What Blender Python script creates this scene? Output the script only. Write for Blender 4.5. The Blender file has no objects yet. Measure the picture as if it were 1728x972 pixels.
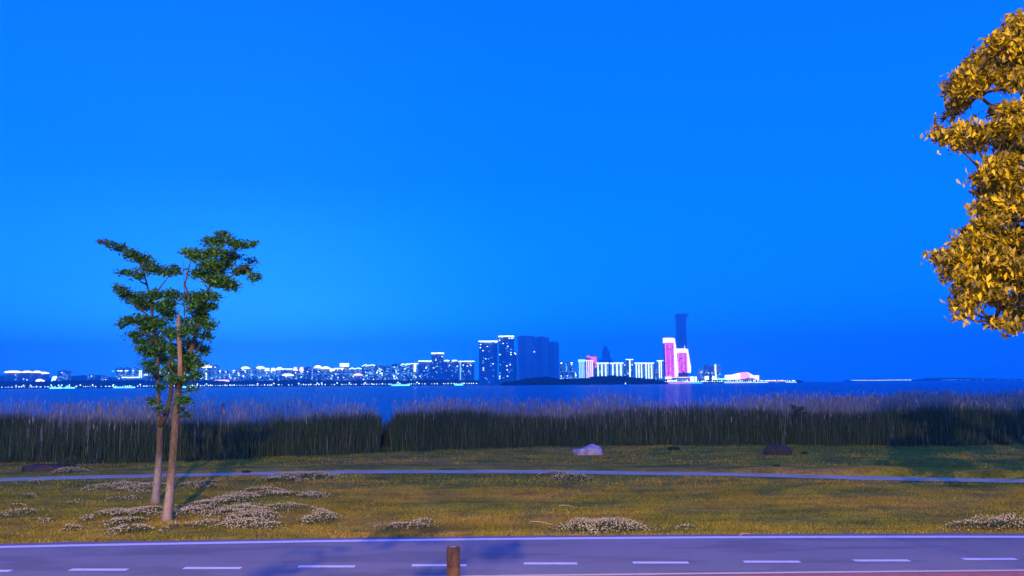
import bpy, bmesh, math, random
import numpy as np
from mathutils import Matrix, Vector, noise

R = math.radians
rng = np.random.default_rng(7)
random.seed(7)
sc = bpy.context.scene
C = sc.collection

# ---------------------------------------------------------------- camera
CAM_H = 3.0
FPX = 1356.0
cam_d = bpy.data.cameras.new('camera'); cam = bpy.data.objects.new('camera', cam_d); C.objects.link(cam)
cam_d.sensor_width = 36.0; cam_d.lens = FPX/1728*36.0
cam_d.clip_start = 0.1; cam_d.clip_end = 60000
CM = Matrix.Rotation(R(90+6.80), 4, 'X') @ Matrix.Rotation(R(-0.46), 4, 'Z')
CM = Matrix.Translation((0, 0, CAM_H)) @ CM
cam.matrix_world = CM
sc.camera = cam
CR = CM.to_3x3()

def ray(px, py):
    return CR @ Vector(((px-864)/FPX, -(py-486)/FPX, -1.0))
def at(px, py, D):
    """point at distance D (metres north) seen at photo pixel px,py"""
    d = ray(px, py); t = D/d.y
    return Vector((0, 0, CAM_H)) + d*t
def gr(px, py, z=0.0):
    d = ray(px, py); t = (z-CAM_H)/d.z
    return Vector((0, 0, CAM_H)) + d*t

# ---------------------------------------------------------------- sky
w = bpy.data.worlds.new('World'); sc.world = w; w.use_nodes = True
nt = w.node_tree; nt.nodes.clear()
N = nt.nodes.new; L = nt.links.new
out = N('ShaderNodeOutputWorld'); add = N('ShaderNodeAddShader')
bg1 = N('ShaderNodeBackground'); bg2 = N('ShaderNodeBackground')
sky = N('ShaderNodeTexSky'); sky.sky_type = 'NISHITA'; sky.sun_disc = False
SUN_EL, SUN_ROT = R(1.0), R(-35)
sky.sun_elevation = SUN_EL; sky.sun_rotation = SUN_ROT
tint = N('ShaderNodeMix'); tint.data_type = 'RGBA'; tint.blend_type = 'MULTIPLY'; tint.inputs[0].default_value = 1
L(sky.outputs[0], tint.inputs[6]); tint.inputs[7].default_value = (0.0, 0.15, 0.6, 1)
L(tint.outputs[2], bg1.inputs[0]); bg1.inputs[1].default_value = 0.05
tc = N('ShaderNodeTexCoord'); sep = N('ShaderNodeSeparateXYZ'); L(tc.outputs['Generated'], sep.inputs[0])
def ramp(stops, src):
    r = N('ShaderNodeValToRGB'); cr = r.color_ramp; cr.interpolation = 'B_SPLINE'
    cr.elements[0].position = stops[0][0]; cr.elements[0].color = (*stops[0][1], 1)
    cr.elements[1].position = stops[-1][0]; cr.elements[1].color = (*stops[-1][1], 1)
    for p, c in stops[1:-1]:
        e = cr.elements.new(p); e.color = (*c, 1)
    L(src, r.inputs[0]); return r
# by elevation (z of the view direction)
r_el = ramp([(0.0, (0, 0.144, 1)), (0.06, (0, 0.144, 1)), (0.14, (0, 0.12, 0.92)),
             (0.27, (0, 0.096, 0.88)), (0.45, (0, 0.074, 0.8)), (1.0, (0, 0.056, 0.76))], sep.outputs[2])
# city glow low in the north-west
map_az = N('ShaderNodeMapRange'); L(sep.outputs[0], map_az.inputs[0])
map_az.inputs[1].default_value = -1; map_az.inputs[2].default_value = 1
r_az = ramp([(0.0, (0, 0, 0)), (0.12, (0.0, .05, 0)), (0.24, (.015, .15, .03)), (0.34, (.045, .36, .04)), (0.42, (.015, .24, .04)),
             (0.50, (0.0, .10, .02)), (0.62, (0.0, .03, 0.0)), (0.8, (0, 0, 0)), (1, (0, 0, 0))], map_az.outputs[0])
r_low = ramp([(0.0, (1, 1, 1)), (0.05, (.9, .9, .9)), (0.12, (.35, .35, .35)), (0.25, (0, 0, 0))], sep.outputs[2])
glow = N('ShaderNodeMix'); glow.data_type = 'RGBA'; glow.blend_type = 'MULTIPLY'; glow.inputs[0].default_value = 1
L(r_az.outputs[0], glow.inputs[6]); L(r_low.outputs[0], glow.inputs[7])
sm = N('ShaderNodeMix'); sm.data_type = 'RGBA'; sm.blend_type = 'ADD'; sm.inputs[0].default_value = 1
L(r_el.outputs[0], sm.inputs[6]); L(glow.outputs[2], sm.inputs[7])
L(sm.outputs[2], bg2.inputs[0]); bg2.inputs[1].default_value = 2.5
L(bg1.outputs[0], add.inputs[0]); L(bg2.outputs[0], add.inputs[1]); L(add.outputs[0], out.inputs[0])

# the last of the twilight, far below daylight strength
sd = bpy.data.lights.new('sun', 'SUN'); sun = bpy.data.objects.new('sun', sd); C.objects.link(sun)
sd.energy = 0.01; sd.angle = R(10); sd.color = (.3, .5, 1)
sun.rotation_euler = (R(88), 0, R(35)+math.pi)

vs = sc.view_settings
sc.display_settings.display_device = 'sRGB'
vs.view_transform = 'Standard'; vs.look = 'None'; vs.exposure = 0; vs.gamma = 1; vs.use_curve_mapping = False
sc.cycles.use_denoising = True
sc.cycles.max_bounces = 6; sc.cycles.transparent_max_bounces = 8
sc.cycles.sample_clamp_indirect = 4.0

LAMP_POWER = 19000
LAMP_COL = (1.0, .62, .27)
HAZE_DENSITY = 0.00020

# ---------------------------------------------------------------- helpers
def tag(o, label=None, cat=None, group=None, kind=None):
    if label: o['label'] = label
    if cat: o['category'] = cat
    if group: o['group'] = group
    if kind: o['kind'] = kind
    return o
def empty(name, loc, label, cat, group=None, rz=0):
    o = bpy.data.objects.new(name, None); C.objects.link(o)
    o.location = loc; o.rotation_euler.z = rz; o.empty_display_size = .1
    return tag(o, label, cat, group)
def mesh(name, V, F, mat, parent=None, smooth=False):
    """V Nx3 (world coordinates, or local to the parent), F list or MxK array"""
    me = bpy.data.meshes.new(name)
    if isinstance(F, np.ndarray):
        V = np.asarray(V, np.float32); k = F.shape[1]; m = F.shape[0]
        me.vertices.add(len(V)); me.vertices.foreach_set('co', V.ravel())
        me.loops.add(m*k); me.loops.foreach_set('vertex_index', F.ravel().astype(np.int32))
        me.polygons.add(m); me.polygons.foreach_set('loop_start', np.arange(0, m*k, k, dtype=np.int32))
        me.polygons.foreach_set('loop_total', np.full(m, k, np.int32))
        me.update(calc_edges=True)
    else:
        me.from_pydata([tuple(v) for v in V], [], F); me.update()
    if mat: me.materials.append(mat)
    if smooth: me.polygons.foreach_set('use_smooth', [True]*len(me.polygons))
    o = bpy.data.objects.new(name, me); C.objects.link(o)
    if parent: o.parent = parent
    return o
class MB:
    def __init__(s): s.V = []; s.F = []
    def add(s, V, F):
        n = len(s.V); s.V += [tuple(v) for v in V]; s.F += [tuple(i+n for i in f) for f in F]; return s
    def box(s, x0, x1, y0, y1, z0, z1):
        return s.add([(x0,y0,z0),(x1,y0,z0),(x1,y1,z0),(x0,y1,z0),(x0,y0,z1),(x1,y0,z1),(x1,y1,z1),(x0,y1,z1)],
                     [(3,2,1,0),(4,5,6,7),(0,1,5,4),(1,2,6,5),(2,3,7,6),(3,0,4,7)])
    def prism(s, pts, y0, y1):
        """outline in x,z pushed from y0 to y1"""
        n = len(pts)
        V = [(p[0], y0, p[1]) for p in pts]+[(p[0], y1, p[1]) for p in pts]
        F = [tuple(range(n)), tuple(range(2*n-1, n-1, -1))]+[(i, n+i, n+(i+1) % n, (i+1) % n) for i in range(n)]
        return s.add(V, F)
    def tube(s, pts, rad, seg=8, wob=0.0):
        pts = [Vector(p) for p in pts]; rings = []
        up0 = Vector((0.3, 1, 0.1)).normalized()
        for i, p in enumerate(pts):
            d = (pts[min(i+1, len(pts)-1)]-pts[max(i-1, 0)]).normalized()
            a = d.cross(up0).normalized(); b = d.cross(a).normalized()
            rr = rad[i] if hasattr(rad, '__len__') else rad
            rings.append([p+(a*math.cos(t)+b*math.sin(t))*rr*(1+wob*math.sin(3*t+i*1.3)+wob*.6*math.cos(5*t-i*.8))
                          for t in [2*math.pi*k/seg for k in range(seg)]])
        V = [v for r in rings for v in r]; F = []
        for i in range(len(pts)-1):
            for k in range(seg):
                a = i*seg+k; b = i*seg+(k+1) % seg
                F.append((a, b, b+seg, a+seg))
        F.append(tuple(range(seg-1, -1, -1))); F.append(tuple(range(len(V)-seg, len(V))))
        return s.add(V, F)
    def build(s, name, mat, parent=None, smooth=False):
        return mesh(name, s.V, s.F, mat, parent, smooth)

def mat(name, col, rough=.8, spec=.2, emit=None, estr=0):
    m = bpy.data.materials.new(name); m.use_nodes = True
    b = m.node_tree.nodes['Principled BSDF']
    b.inputs['Base Color'].default_value = (*col, 1); b.inputs['Roughness'].default_value = rough
    b.inputs['Specular IOR Level'].default_value = spec
    if emit:
        b.inputs['Emission Color'].default_value = (*emit, 1); b.inputs['Emission Strength'].default_value = estr
        m.cycles.emission_sampling = 'NONE'
    return m
def nodes(m): return m.node_tree, m.node_tree.nodes.new, m.node_tree.links.new, m.node_tree.nodes['Principled BSDF']
def mramp(m, stops, src, interp='LINEAR'):
    nt, N, L, b = nodes(m); r = N('ShaderNodeValToRGB'); cr = r.color_ramp; cr.interpolation = interp
    cr.elements[0].position = stops[0][0]; cr.elements[0].color = (*stops[0][1], 1)
    cr.elements[1].position = stops[-1][0]; cr.elements[1].color = (*stops[-1][1], 1)
    for p, c in stops[1:-1]:
        e = cr.elements.new(p); e.color = (*c, 1)
    L(src, r.inputs[0]); return r.outputs[0]
def mnoise(m, scale, detail=4, vec=None, rough=.6, stretch=None):
    nt, N, L, b = nodes(m)
    n = N('ShaderNodeTexNoise'); n.inputs['Scale'].default_value = scale; n.inputs['Detail'].default_value = detail
    n.inputs['Roughness'].default_value = rough
    src = vec
    if src is None:
        t = N('ShaderNodeTexCoord'); src = t.outputs['Object']
    if stretch:
        mp = N('ShaderNodeMapping'); mp.inputs['Scale'].default_value = stretch; L(src, mp.inputs[0]); src = mp.outputs[0]
    L(src, n.inputs['Vector'])
    return n.outputs[0]
def mmix(m, a, b, fac, mode='MIX'):
    nt, N, L, _ = nodes(m); x = N('ShaderNodeMix'); x.data_type = 'RGBA'; x.blend_type = mode
    for s, v in ((0, fac), (6, a), (7, b)):
        if isinstance(v, (int, float)): x.inputs[s].default_value = v
        elif isinstance(v, tuple): x.inputs[s].default_value = (*v, 1)
        else: L(v, x.inputs[s])
    return x.outputs[2]
def mbump(m, h, strength=.5, dist=.02):
    nt, N, L, b = nodes(m); bp = N('ShaderNodeBump'); bp.inputs['Strength'].default_value = strength
    bp.inputs['Distance'].default_value = dist; L(h, bp.inputs['Height']); L(bp.outputs[0], b.inputs['Normal'])
def island_mat(name, stops, rough=.7, spec=.15, trans=0):
    """colour that varies from leaf to leaf"""
    m = mat(name, (.1, .1, .1), rough, spec); nt, N, L, b = nodes(m)
    g = N('ShaderNodeNewGeometry')
    L(mramp(m, stops, g.outputs['Random Per Island']), b.inputs['Base Color'])
    return m

# ---------------------------------------------------------------- materials
m_lawn = mat('lawn_soil', (.1, .1, .05), .95, .05)
nt_, N_, L_, b_ = nodes(m_lawn)
c1 = mramp(m_lawn, [(.30, (.22, .24, .020)), (.45, (.33, .28, .020)), (.60, (.46, .33, .024)), (.75, (.33, .27, .020))], mnoise(m_lawn, .22, 6))
c2 = mramp(m_lawn, [(.35, (.45, .45, .45)), (.5, (.9, .9, .9)), (.7, (1.3, 1.25, 1.1))], mnoise(m_lawn, 9, 6, rough=.75))
c3 = mramp(m_lawn, [(.3, (.62, .68, .6)), (.55, (1, 1, 1)), (.8, (1.15, 1.1, 1))], mnoise(m_lawn, 1.1, 5, stretch=(1, 1.6, 1)))
cc = mmix(m_lawn, mmix(m_lawn, c1, c2, 1.0, 'MULTIPLY'), c3, 1.0, 'MULTIPLY')
L_(cc, b_.inputs['Base Color'])
mbump(m_lawn, mnoise(m_lawn, 14, 5), 1.0, .05)

m_mud = mat('mud', (.03, .03, .025))
m_road = mat('road_concrete', (.34, .33, .33), .85, .15)
nt_, N_, L_, b_ = nodes(m_road)
a = mramp(m_road, [(.3, (.165, .165, .165)), (.7, (.215, .21, .205))], mnoise(m_road, .35, 4))
f = mramp(m_road, [(.3, (.80, .80, .80)), (.7, (1.12, 1.12, 1.12))], mnoise(m_road, 60, 4, rough=.8))
st = mramp(m_road, [(.42, (.80, .80, .82)), (.5, (1, 1, 1))], mnoise(m_road, .9, 6, stretch=(.35, 1.5, 1)))
L_(mmix(m_road, mmix(m_road, a, f, 1.0, 'MULTIPLY'), st, 1.0, 'MULTIPLY'), b_.inputs['Base Color'])
mbump(m_road, mnoise(m_road, 90, 3), .25, .01)
m_verge = mat('verge_concrete', (.16, .15, .16), .9)
m_red = mat('red_track', (.42, .15, .12), .9, .1)
nt_, N_, L_, b_ = nodes(m_red)
L_(mramp(m_red, [(.3, (.30, .11, .10)), (.7, (.46, .17, .13))], mnoise(m_red, 5, 6)), b_.inputs['Base Color'])
m_paint = mat('road_paint', (.78, .78, .78), .6, .3)
nt_, N_, L_, b_ = nodes(m_paint)
L_(mramp(m_paint, [(.30, (.35, .35, .35)), (.42, (.56, .56, .56)), (.7, (.66, .66, .66))], mnoise(m_paint, 7, 7, rough=.75)), b_.inputs['Base Color'])
m_paint2 = mat('worn_cream_paint', (.60, .50, .32), .7, .2)
m_path = mat('path_paving', (.40, .38, .38), .9)
nt_, N_, L_, b_ = nodes(m_path)
L_(mramp(m_path, [(.3, (.36, .31, .16)), (.7, (.56, .48, .25))], mnoise(m_path, 1.1, 6)), b_.inputs['Base Color'])

m_water = mat('lake_water', (.001, .004, .13), .22, .19)
nt_, N_, L_, b_ = nodes(m_water)
b_.inputs['IOR'].default_value = 1.33
bpn = N_('ShaderNodeBump'); bpn.inputs['Strength'].default_value = 1.0; bpn.inputs['Distance'].default_value = 1.4
hh = mmix(m_water, mnoise(m_water, .8, 4, stretch=(.55, 1.4, 1)), mnoise(m_water, .09, 3, stretch=(.6, 1.3, 1)), .45)
L_(hh, bpn.inputs['Height']); L_(bpn.outputs[0], b_.inputs['Normal'])

m_reed = island_mat('reed_green', [(0, (.016, .036, .018)), (.5, (.034, .066, .026)), (.88, (.055, .090, .032)), (1, (.16, .15, .09))], .7, .1)
m_stem = island_mat('reed_dry', [(0, (.15, .135, .10)), (.6, (.27, .25, .18)), (1, (.44, .40, .28))], .8, .1)
m_grass = island_mat('grass_blade', [(0, (.22, .24, .012)), (.45, (.32, .28, .015)), (.8, (.38, .30, .022)), (1, (.44, .36, .05))], .7, .1)
m_leaf = island_mat('tree_leaf', [(0, (.014, .065, .016)), (.5, (.036, .14, .022)), (.85, (.078, .24, .03)), (1, (.14, .34, .05))], .5, .3)
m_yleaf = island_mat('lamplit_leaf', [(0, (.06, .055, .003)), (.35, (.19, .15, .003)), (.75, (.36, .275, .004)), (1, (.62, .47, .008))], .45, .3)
m_clov = island_mat('clover_leaf', [(0, (.05, .08, .02)), (.6, (.11, .14, .03)), (1, (.2, .2, .05))], .7, .1)
m_flow = island_mat('clover_flower', [(0, (.34, .29, .12)), (.5, (.48, .43, .20)), (1, (.66, .60, .32))], .8, .1)
m_twig = mat('twig', (.07, .055, .04), .9)
m_bush = island_mat('bush_leaf', [(0, (.015, .035, .02)), (1, (.04, .07, .03))], .7, .1)
m_wood = island_mat('far_canopy', [(0, (.012, .02, .014)), (1, (.035, .045, .03))], .9, 0)

def bark(name, dark, light, wash=None, wash_z=1.5):
    m = mat(name, dark, .9, .1); nt, N, L, b = nodes(m)
    n = mnoise(m, 9, 7, rough=.8, stretch=(1.6, 1.6, .6))
    c = mramp(m, [(.32, dark), (.62, light)], n)
    if wash:   # limewash painted on the foot of the trunk, worn ragged at its top
        t = N('ShaderNodeTexCoord'); s = N('ShaderNodeSeparateXYZ'); L(t.outputs['Object'], s.inputs[0])
        mt = N('ShaderNodeMath'); mt.operation = 'MULTIPLY_ADD'; L(mnoise(m, 3.5, 6, rough=.8), mt.inputs[0])
        mt.inputs[1].default_value = 1.6; L(s.outputs[2], mt.inputs[2])
        mr = N('ShaderNodeMapRange'); L(mt.outputs[0], mr.inputs[0])
        mr.inputs[1].default_value = wash_z+.55; mr.inputs[2].default_value = wash_z+1.0
        mr.inputs[3].default_value = 1; mr.inputs[4].default_value = 0
        wc = mramp(m, [(.3, tuple(x*.55 for x in wash)), (.6, wash)], n)
        c = mmix(m, c, wc, mr.outputs[0])
    L(c, b.inputs['Base Color'])
    mbump(m, n, .9, .04)
    return m
m_barkA = bark('bark_front', (.045, .036, .022), (.19, .145, .085), (.44, .34, .22), .95)
m_barkB = bark('bark_rear', (.04, .035, .022), (.15, .125, .08), (.36, .31, .22), 1.1)
m_barkC = bark('bark_yellow', (.05, .04, .03), (.16, .12, .08))
m_dead = bark('dead_wood', (.16, .11, .07), (.34, .24, .15))

# the sward is patchy: greener, browner and barer areas run through soil and blades alike
for m__ in (m_lawn, m_grass):
    nt_, N_, L_, b_ = nodes(m__); src = b_.inputs['Base Color'].links[0].from_socket
    pa = mramp(m__, [(.34, (.52, .70, .9)), (.46, (.84, .86, 1.0)), (.56, (1.02, .88, 1.2)), (.68, (1.25, .92, 2.2))], mnoise(m__, .16, 4, stretch=(.7, 1.3, 1)))
    pb = mramp(m__, [(.36, (.62, .66, .7)), (.52, (1, 1, 1)), (.66, (1.22, 1.14, 1.1))], mnoise(m__, .7, 6, stretch=(.6, 1.6, 1)))
    L_(mmix(m__, mmix(m__, src, pa, 1.0, 'MULTIPLY'), pb, 1.0, 'MULTIPLY'), b_.inputs['Base Color'])
# ---------------------------------------------------------------- ground, road, water
ys = [-480, -60, 0, 8, 16, 24, 32, 36, 40, 44, 50, 62, 90, 160, 8990]
zs = [0, 0, 0, 0, 0, 0, 0, -.02, -.08, -.22, -.42, -.7, -1.6, -2.6, -2.6]
xs = [-8990, -2000, -300, -80, -40, 0, 40, 80, 300, 2000, 8990]
V = [(x, y, z) for y, z in zip(ys, zs) for x in xs]; nx = len(xs)
F = [(j*nx+i, j*nx+i+1, (j+1)*nx+i+1, (j+1)*nx+i) for j in range(len(ys)-1) for i in range(nx-1)]
tag(mesh('ground', V, F, m_lawn), kind='structure')
WZ = -.35
tag(mesh('water', [(-8980, 46, WZ), (8980, 46, WZ), (8980, 8980, WZ), (-8980, 8980, WZ)], [(0, 1, 2, 3)], m_water), kind='structure')

def strip(name, y0, y1, z, m, x0=-60, x1=60, step=2):
    xs = np.arange(x0, x1+.01, step)
    V = [(x, y0(x) if callable(y0) else y0, z) for x in xs]+[(x, y1(x) if callable(y1) else y1, z) for x in xs]
    n = len(xs)
    return tag(mesh(name, V, [(i, i+1, n+i+1, n+i) for i in range(n-1)], m), kind='structure')
def line_fit(pts, deg=2):
    P = [gr(*p) for p in pts]
    co = np.polyfit([p.x for p in P], [p.y for p in P], deg)
    x0, x1 = min(p.x for p in P), max(p.x for p in P)
    return lambda x: float(np.polyval(co, min(max(x, x0-1), x1+1)))
edge_far = line_fit([(0, 918), (250, 913), (500, 909.5), (850, 905.5), (1300, 901.5), (1728, 900.5)])
line_mid = line_fit([(0, 924.5), (250, 918.5), (500, 914.5), (850, 910.5), (1300, 908), (1728, 906.5)])
dash_mid = line_fit([(9, 964.5), (165, 962.5), (358, 959.7), (551, 957), (741, 955), (929, 952), (1115, 950.5), (1302, 949), (1488, 947), (1670, 944.5)])
line_near = line_fit([(950, 974), (1200, 970.5), (1450, 967.5), (1728, 964)], 1)
near = lambda x: dash_mid(x)-.80
strip('road', lambda x: near(x)-.1, lambda x: line_mid(x)+.12, .008, m_road)
strip('road_verge', lambda x: line_mid(x)+.12, lambda x: edge_far(x)+.05, .006, m_verge)
strip('red_track', lambda x: near(x)-3.2, lambda x: near(x)-.1, .006, m_red)
strip('edge_line', lambda x: line_mid(x)-.10, lambda x: line_mid(x)+.10, .012, m_paint, step=1)
strip('edge_line', lambda x: near(x)-.05, lambda x: near(x)+.05, .012, m_paint2, step=1)
for i, (a0, a1, yy) in enumerate([(-170, -78, 967), (-78, 18, 964.5), (118, 215, 962.5), (310, 407, 959.7), (503, 599, 957), (695, 787, 955), (884, 974, 952),
                   (1068, 1162, 950.5), (1255, 1350, 949), (1441, 1535, 947), (1625, 1715, 944.5), (1810, 1900, 942)]):
    p, q = gr(a0, yy), gr(a1, yy)
    h = .075
    tag(mesh('lane_dash', [(p.x, p.y-h, .012), (q.x, q.y-h, .012), (q.x, q.y+h, .012), (p.x, p.y+h, .012)], [(0, 1, 2, 3)], m_paint), kind='structure')

path_mid = [(-300, 822), (-150, 817), (0, 810), (120, 806.5), (250, 803.5), (420, 799.5), (600, 796.5), (850, 796), (1000, 797.5), (1100, 799), (1200, 800.5), (1300, 802.5), (1420, 806), (1560, 809), (1728, 812), (1900, 815)]
PP = [gr(*p) for p in path_mid]
path_y = lambda x: float(np.interp(x, [p.x for p in PP], [p.y for p in PP]))
def pw(x): return .52 + .10*math.sin(x*.7)*.3
strip('path', lambda x: path_y(x)-pw(x), lambda x: path_y(x)+pw(x), .010, m_path, x0=-28, x1=28, step=.5)
# low bank that rises behind the path on the right
def bank_h(x): return .16*max(0, min(1, (x-6)/5))+.05
xs = np.arange(-28, 28.1, .5); V = []; n = len(xs)
for off, hz in ((.0, 0), (.22, 1), (.9, 1), (2.6, 0)):
    V += [(x, path_y(x)+pw(x)+.02+off, .004+hz*bank_h(x)*(1+.25*math.sin(x*1.7))) for x in xs]
tag(mesh('grass_bank', V, [(j*n+i, j*n+i+1, (j+1)*n+i+1, (j+1)*n+i) for j in range(3) for i in range(n-1)], m_lawn, smooth=True), kind='structure')

# ---------------------------------------------------------------- blades: grass, reeds, leaves
def blades(P, H, W, lean, az, rows=2):
    """thin tapering blades; P Nx3 roots, returns V,F with `rows` triangulated quads + tip"""
    n = len(P); d = np.stack([np.cos(az), np.sin(az), np.zeros(n)], 1)       # blade width direction
    ld = rng.normal(size=(n, 2)); ld /= np.linalg.norm(ld, axis=1)[:, None]+1e-6
    ld = np.concatenate([ld, np.zeros((n, 1))], 1)
    V = np.zeros((n, 2*rows+1, 3)); ts = np.linspace(0, 1, rows+1)
    for i, t in enumerate(ts[:-1]):
        c = P+ld*(lean*H*t*t)[:, None]+np.array([0, 0, 1])*(H*t)[:, None]
        ww = (W*(1-t*.55)*.5)[:, None]
        V[:, 2*i] = c-d*ww; V[:, 2*i+1] = c+d*ww
    V[:, 2*rows] = P+ld*(lean*H)[:, None]+np.array([0, 0, 1])*(H*(1-.25*np.minimum(lean, 1)))[:, None]
    base = (np.arange(n)*(2*rows+1))[:, None]; F = []
    for i in range(rows-1):
        F += [base+np.array([2*i, 2*i+1, 2*i+3]), base+np.array([2*i, 2*i+3, 2*i+2])]
    F.append(base+np.array([2*rows-2, 2*rows-1, 2*rows]))
    return V.reshape(-1, 3), np.concatenate(F)
def fbm(x, y, s, seed=0):
    return np.array([noise.noise(Vector((a*s+seed, b*s-seed, seed*.37))) for a, b in zip(x, y)])

def gnd(y): return np.interp(y, ys, zs)
edge_far_v = np.vectorize(edge_far); path_yv = np.vectorize(path_y)
# lawn
def lawn_points(n, y0, y1):
    y = rng.uniform(y0, y1, n); x = rng.uniform(-1, 1, n)*(y*.66+1.5)
    keep = (y > edge_far_v(x)+.02) & (np.abs(y-path_yv(x)) > .55)
    return x[keep], y[keep]
xa, ya = lawn_points(230000, 14.8, 24); xb, yb = lawn_points(100000, 24, 41)
x = np.concatenate([xa, xb]); y = np.concatenate([ya, yb]); n = len(x)
cl = fbm(x, y, .8, 3)+.6*fbm(x, y, 2.7, 9)
k = rng.random(n) < np.clip(.65+.9*cl, .12, 1); x, y, cl = x[k], y[k], cl[k]; n = len(x)
H = rng.gamma(4, .006, n)*(1+.8*np.clip(cl, -.5, 1))*np.where(y > 24, 1.5, 1)+.010
P = np.stack([x, y, gnd(y)], 1)
V, F = blades(P, H, rng.uniform(.006, .014, n)*np.where(y > 24, 2, 1), rng.uniform(.2, 1.0, n), rng.uniform(0, math.pi, n))
tag(mesh('grass', V, F, m_grass), 'short olive and straw coloured lawn grass between road and reeds', 'grass', kind='stuff')
# ragged tall fringe on the road edge
n = 7000; x = rng.uniform(-12, 12, n); y = edge_far_v(x)+rng.exponential(.06, n)
k = fbm(x, y, 1.1, 5) > -.25; x, y = x[k], y[k]; n = len(x)
V, F = blades(np.stack([x, y, np.zeros(n)], 1), rng.uniform(.03, .10, n), rng.uniform(.008, .016, n), rng.uniform(.3, 1.1, n), rng.uniform(0, math.pi, n))
tag(mesh('grass_fringe', V, F, m_grass), 'ragged straw coloured grass fringe along the road edge', 'grass', kind='stuff')

# reeds
front = line_fit([(0, 779), (250, 778), (450, 773), (640, 763), (864, 751), (1100, 749), (1400, 750), (1728, 745)], 4)
front_v = np.vectorize(front)
gp = at(651, 700, 1.0)                   # narrow channel cut through the bed
def in_channel(x, y):
    c = gp.x*y+.02*np.sin(y); return np.abs(x-c) < np.interp(y, [33, 38, 46, 60, 80], [.12, .26, .45, 1.1, 2.5])
def reed_points(n, depth, w):
    """depth m behind the front edge"""
    d = depth; y0 = rng.uniform(30, 36, n)
    x = rng.uniform(-1, 1, n)*w
    return x, front_v(x)+d
n = 62000
dep = rng.gamma(2.0, 1.5, n); x, y = reed_points(n, dep, 36)
hv = 1+.42*fbm(x, y, .14, 2)+.16*fbm(x, y, .9, 8)+np.interp(x/y, [-.65, -.45, -.3, -.16, -.1, 0, .12, .3, .45, .65], [.0, -.06, -.08, -.04, -.04, .0, .12, .10, .10, .12])
k = (~in_channel(x, y) | (dep > 3.5)) & (dep < 12); x, y, dep, hv = x[k], y[k], dep[k], hv[k]; n = len(x)
H = hv*np.where(in_channel(x, y), .8, 1)*(1.55*np.clip(.62+dep*.30, 0, 1.12))*rng.uniform(.75, 1.08, n)
tag(mesh('green_reeds', *blades(np.stack([x, y, gnd(y)-.03], 1), H, rng.uniform(.02, .045, n), rng.gamma(2, .07, n), rng.uniform(-.6, .6, n), 3), m_reed),
    'dense dark green reed belt along the lawn edge', 'reeds', kind='stuff')
n = 12000; x = rng.uniform(-30, 30, n); y = front_v(np.clip(x, -26, 26))+rng.normal(.0, .28, n)-.1
k = fbm(x, y, .9, 17)+.5*fbm(x, y, .3, 3) > -.12; x, y = x[k], y[k]; n = len(x)
tag(mesh('reed_fringe', *blades(np.stack([x, y, gnd(y)-.02], 1), rng.gamma(3, .085, n), rng.uniform(.015, .035, n), rng.uniform(.2, .8, n), rng.uniform(-.8, .8, n), 2), m_reed),
    'low ragged weeds where the reeds meet the lawn', 'weeds', kind='stuff')
# dry stems: some in the green belt, most standing in the deep bed behind it
n1, n2 = 9000, 105000
dep = np.concatenate([rng.uniform(.6, 6, n1), 5+rng.random(n2)**1.2*45])
x = rng.uniform(-1, 1, n1+n2)*np.where(dep > 12, 62, 40); y = front_v(np.clip(x, -30, 30))+dep
# the far edge of the bed: shallow on the left, deep on the right
far = np.interp(x/y, [-.7, -.45, -.2, -.158, -.12, .05, .18, .26, .36, .45, .7], [48, 47, 48, 45, 50, 58, 52, 52, 66, 84, 88])
far += 5*fbm(x, y, .12, 6)
k = ~in_channel(x, y) & (y < far); x, y, dep, far = x[k], y[k], dep[k], far[k]; n = len(x)
hv = 1+.20*fbm(x, y, .25, 4)+.16*fbm(x, y, 1.3, 14)
patch = np.clip(.5+1.6*fbm(x, y, .11, 31), .05, 1)
kk = (dep > 6) | (rng.random(n) < patch); x, y, dep, far, hv = x[kk], y[kk], dep[kk], far[kk], hv[kk]; n = len(x)
H = hv*np.where(y > far-4, rng.uniform(.62, 1.12, n), rng.uniform(.78, 1.12, n))*np.interp(dep, [0, 4, 12, 50], [1.7, 2.1, 2.35, 2.75])*np.where(rng.random(n) < .04, 1.12, 1)
P = np.stack([x, y, gnd(y)-.05], 1)
W = rng.uniform(.010, .020, n)*np.clip(y/42, 1, 2)
V, F = blades(P, H, W*1.1, rng.uniform(0, .06, n), rng.uniform(-.5, .5, n), 2)
# plumes on top
k = rng.random(n) < .3; tip = V.reshape(-1, 5, 3)[k, 4]; m_ = len(tip)
a = rng.uniform(-.6, .6, m_); dx = np.stack([np.cos(a), np.sin(a), 0*a], 1)*(W[k]*1.15)[:, None]
ph = rng.uniform(.14, .28, m_)[:, None]*np.array([0, 0, 1]); sw = rng.normal(0, .03, (m_, 3))*np.array([1, 1, .2])
PV = np.stack([tip-ph*.9, tip-dx+sw*.4, tip+ph*.7+sw, tip+dx+sw*.4], 1).reshape(-1, 3)
b0 = (np.arange(m_)*4)[:, None]+len(V)
V = np.concatenate([V, PV]); F = np.concatenate([F, b0+np.array([0, 1, 2]), b0+np.array([0, 2, 3])])
tag(mesh('dry_reeds', V, F, m_stem), 'tall tan dry reed stems with plumes standing behind the green belt', 'reeds', kind='stuff')

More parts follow.
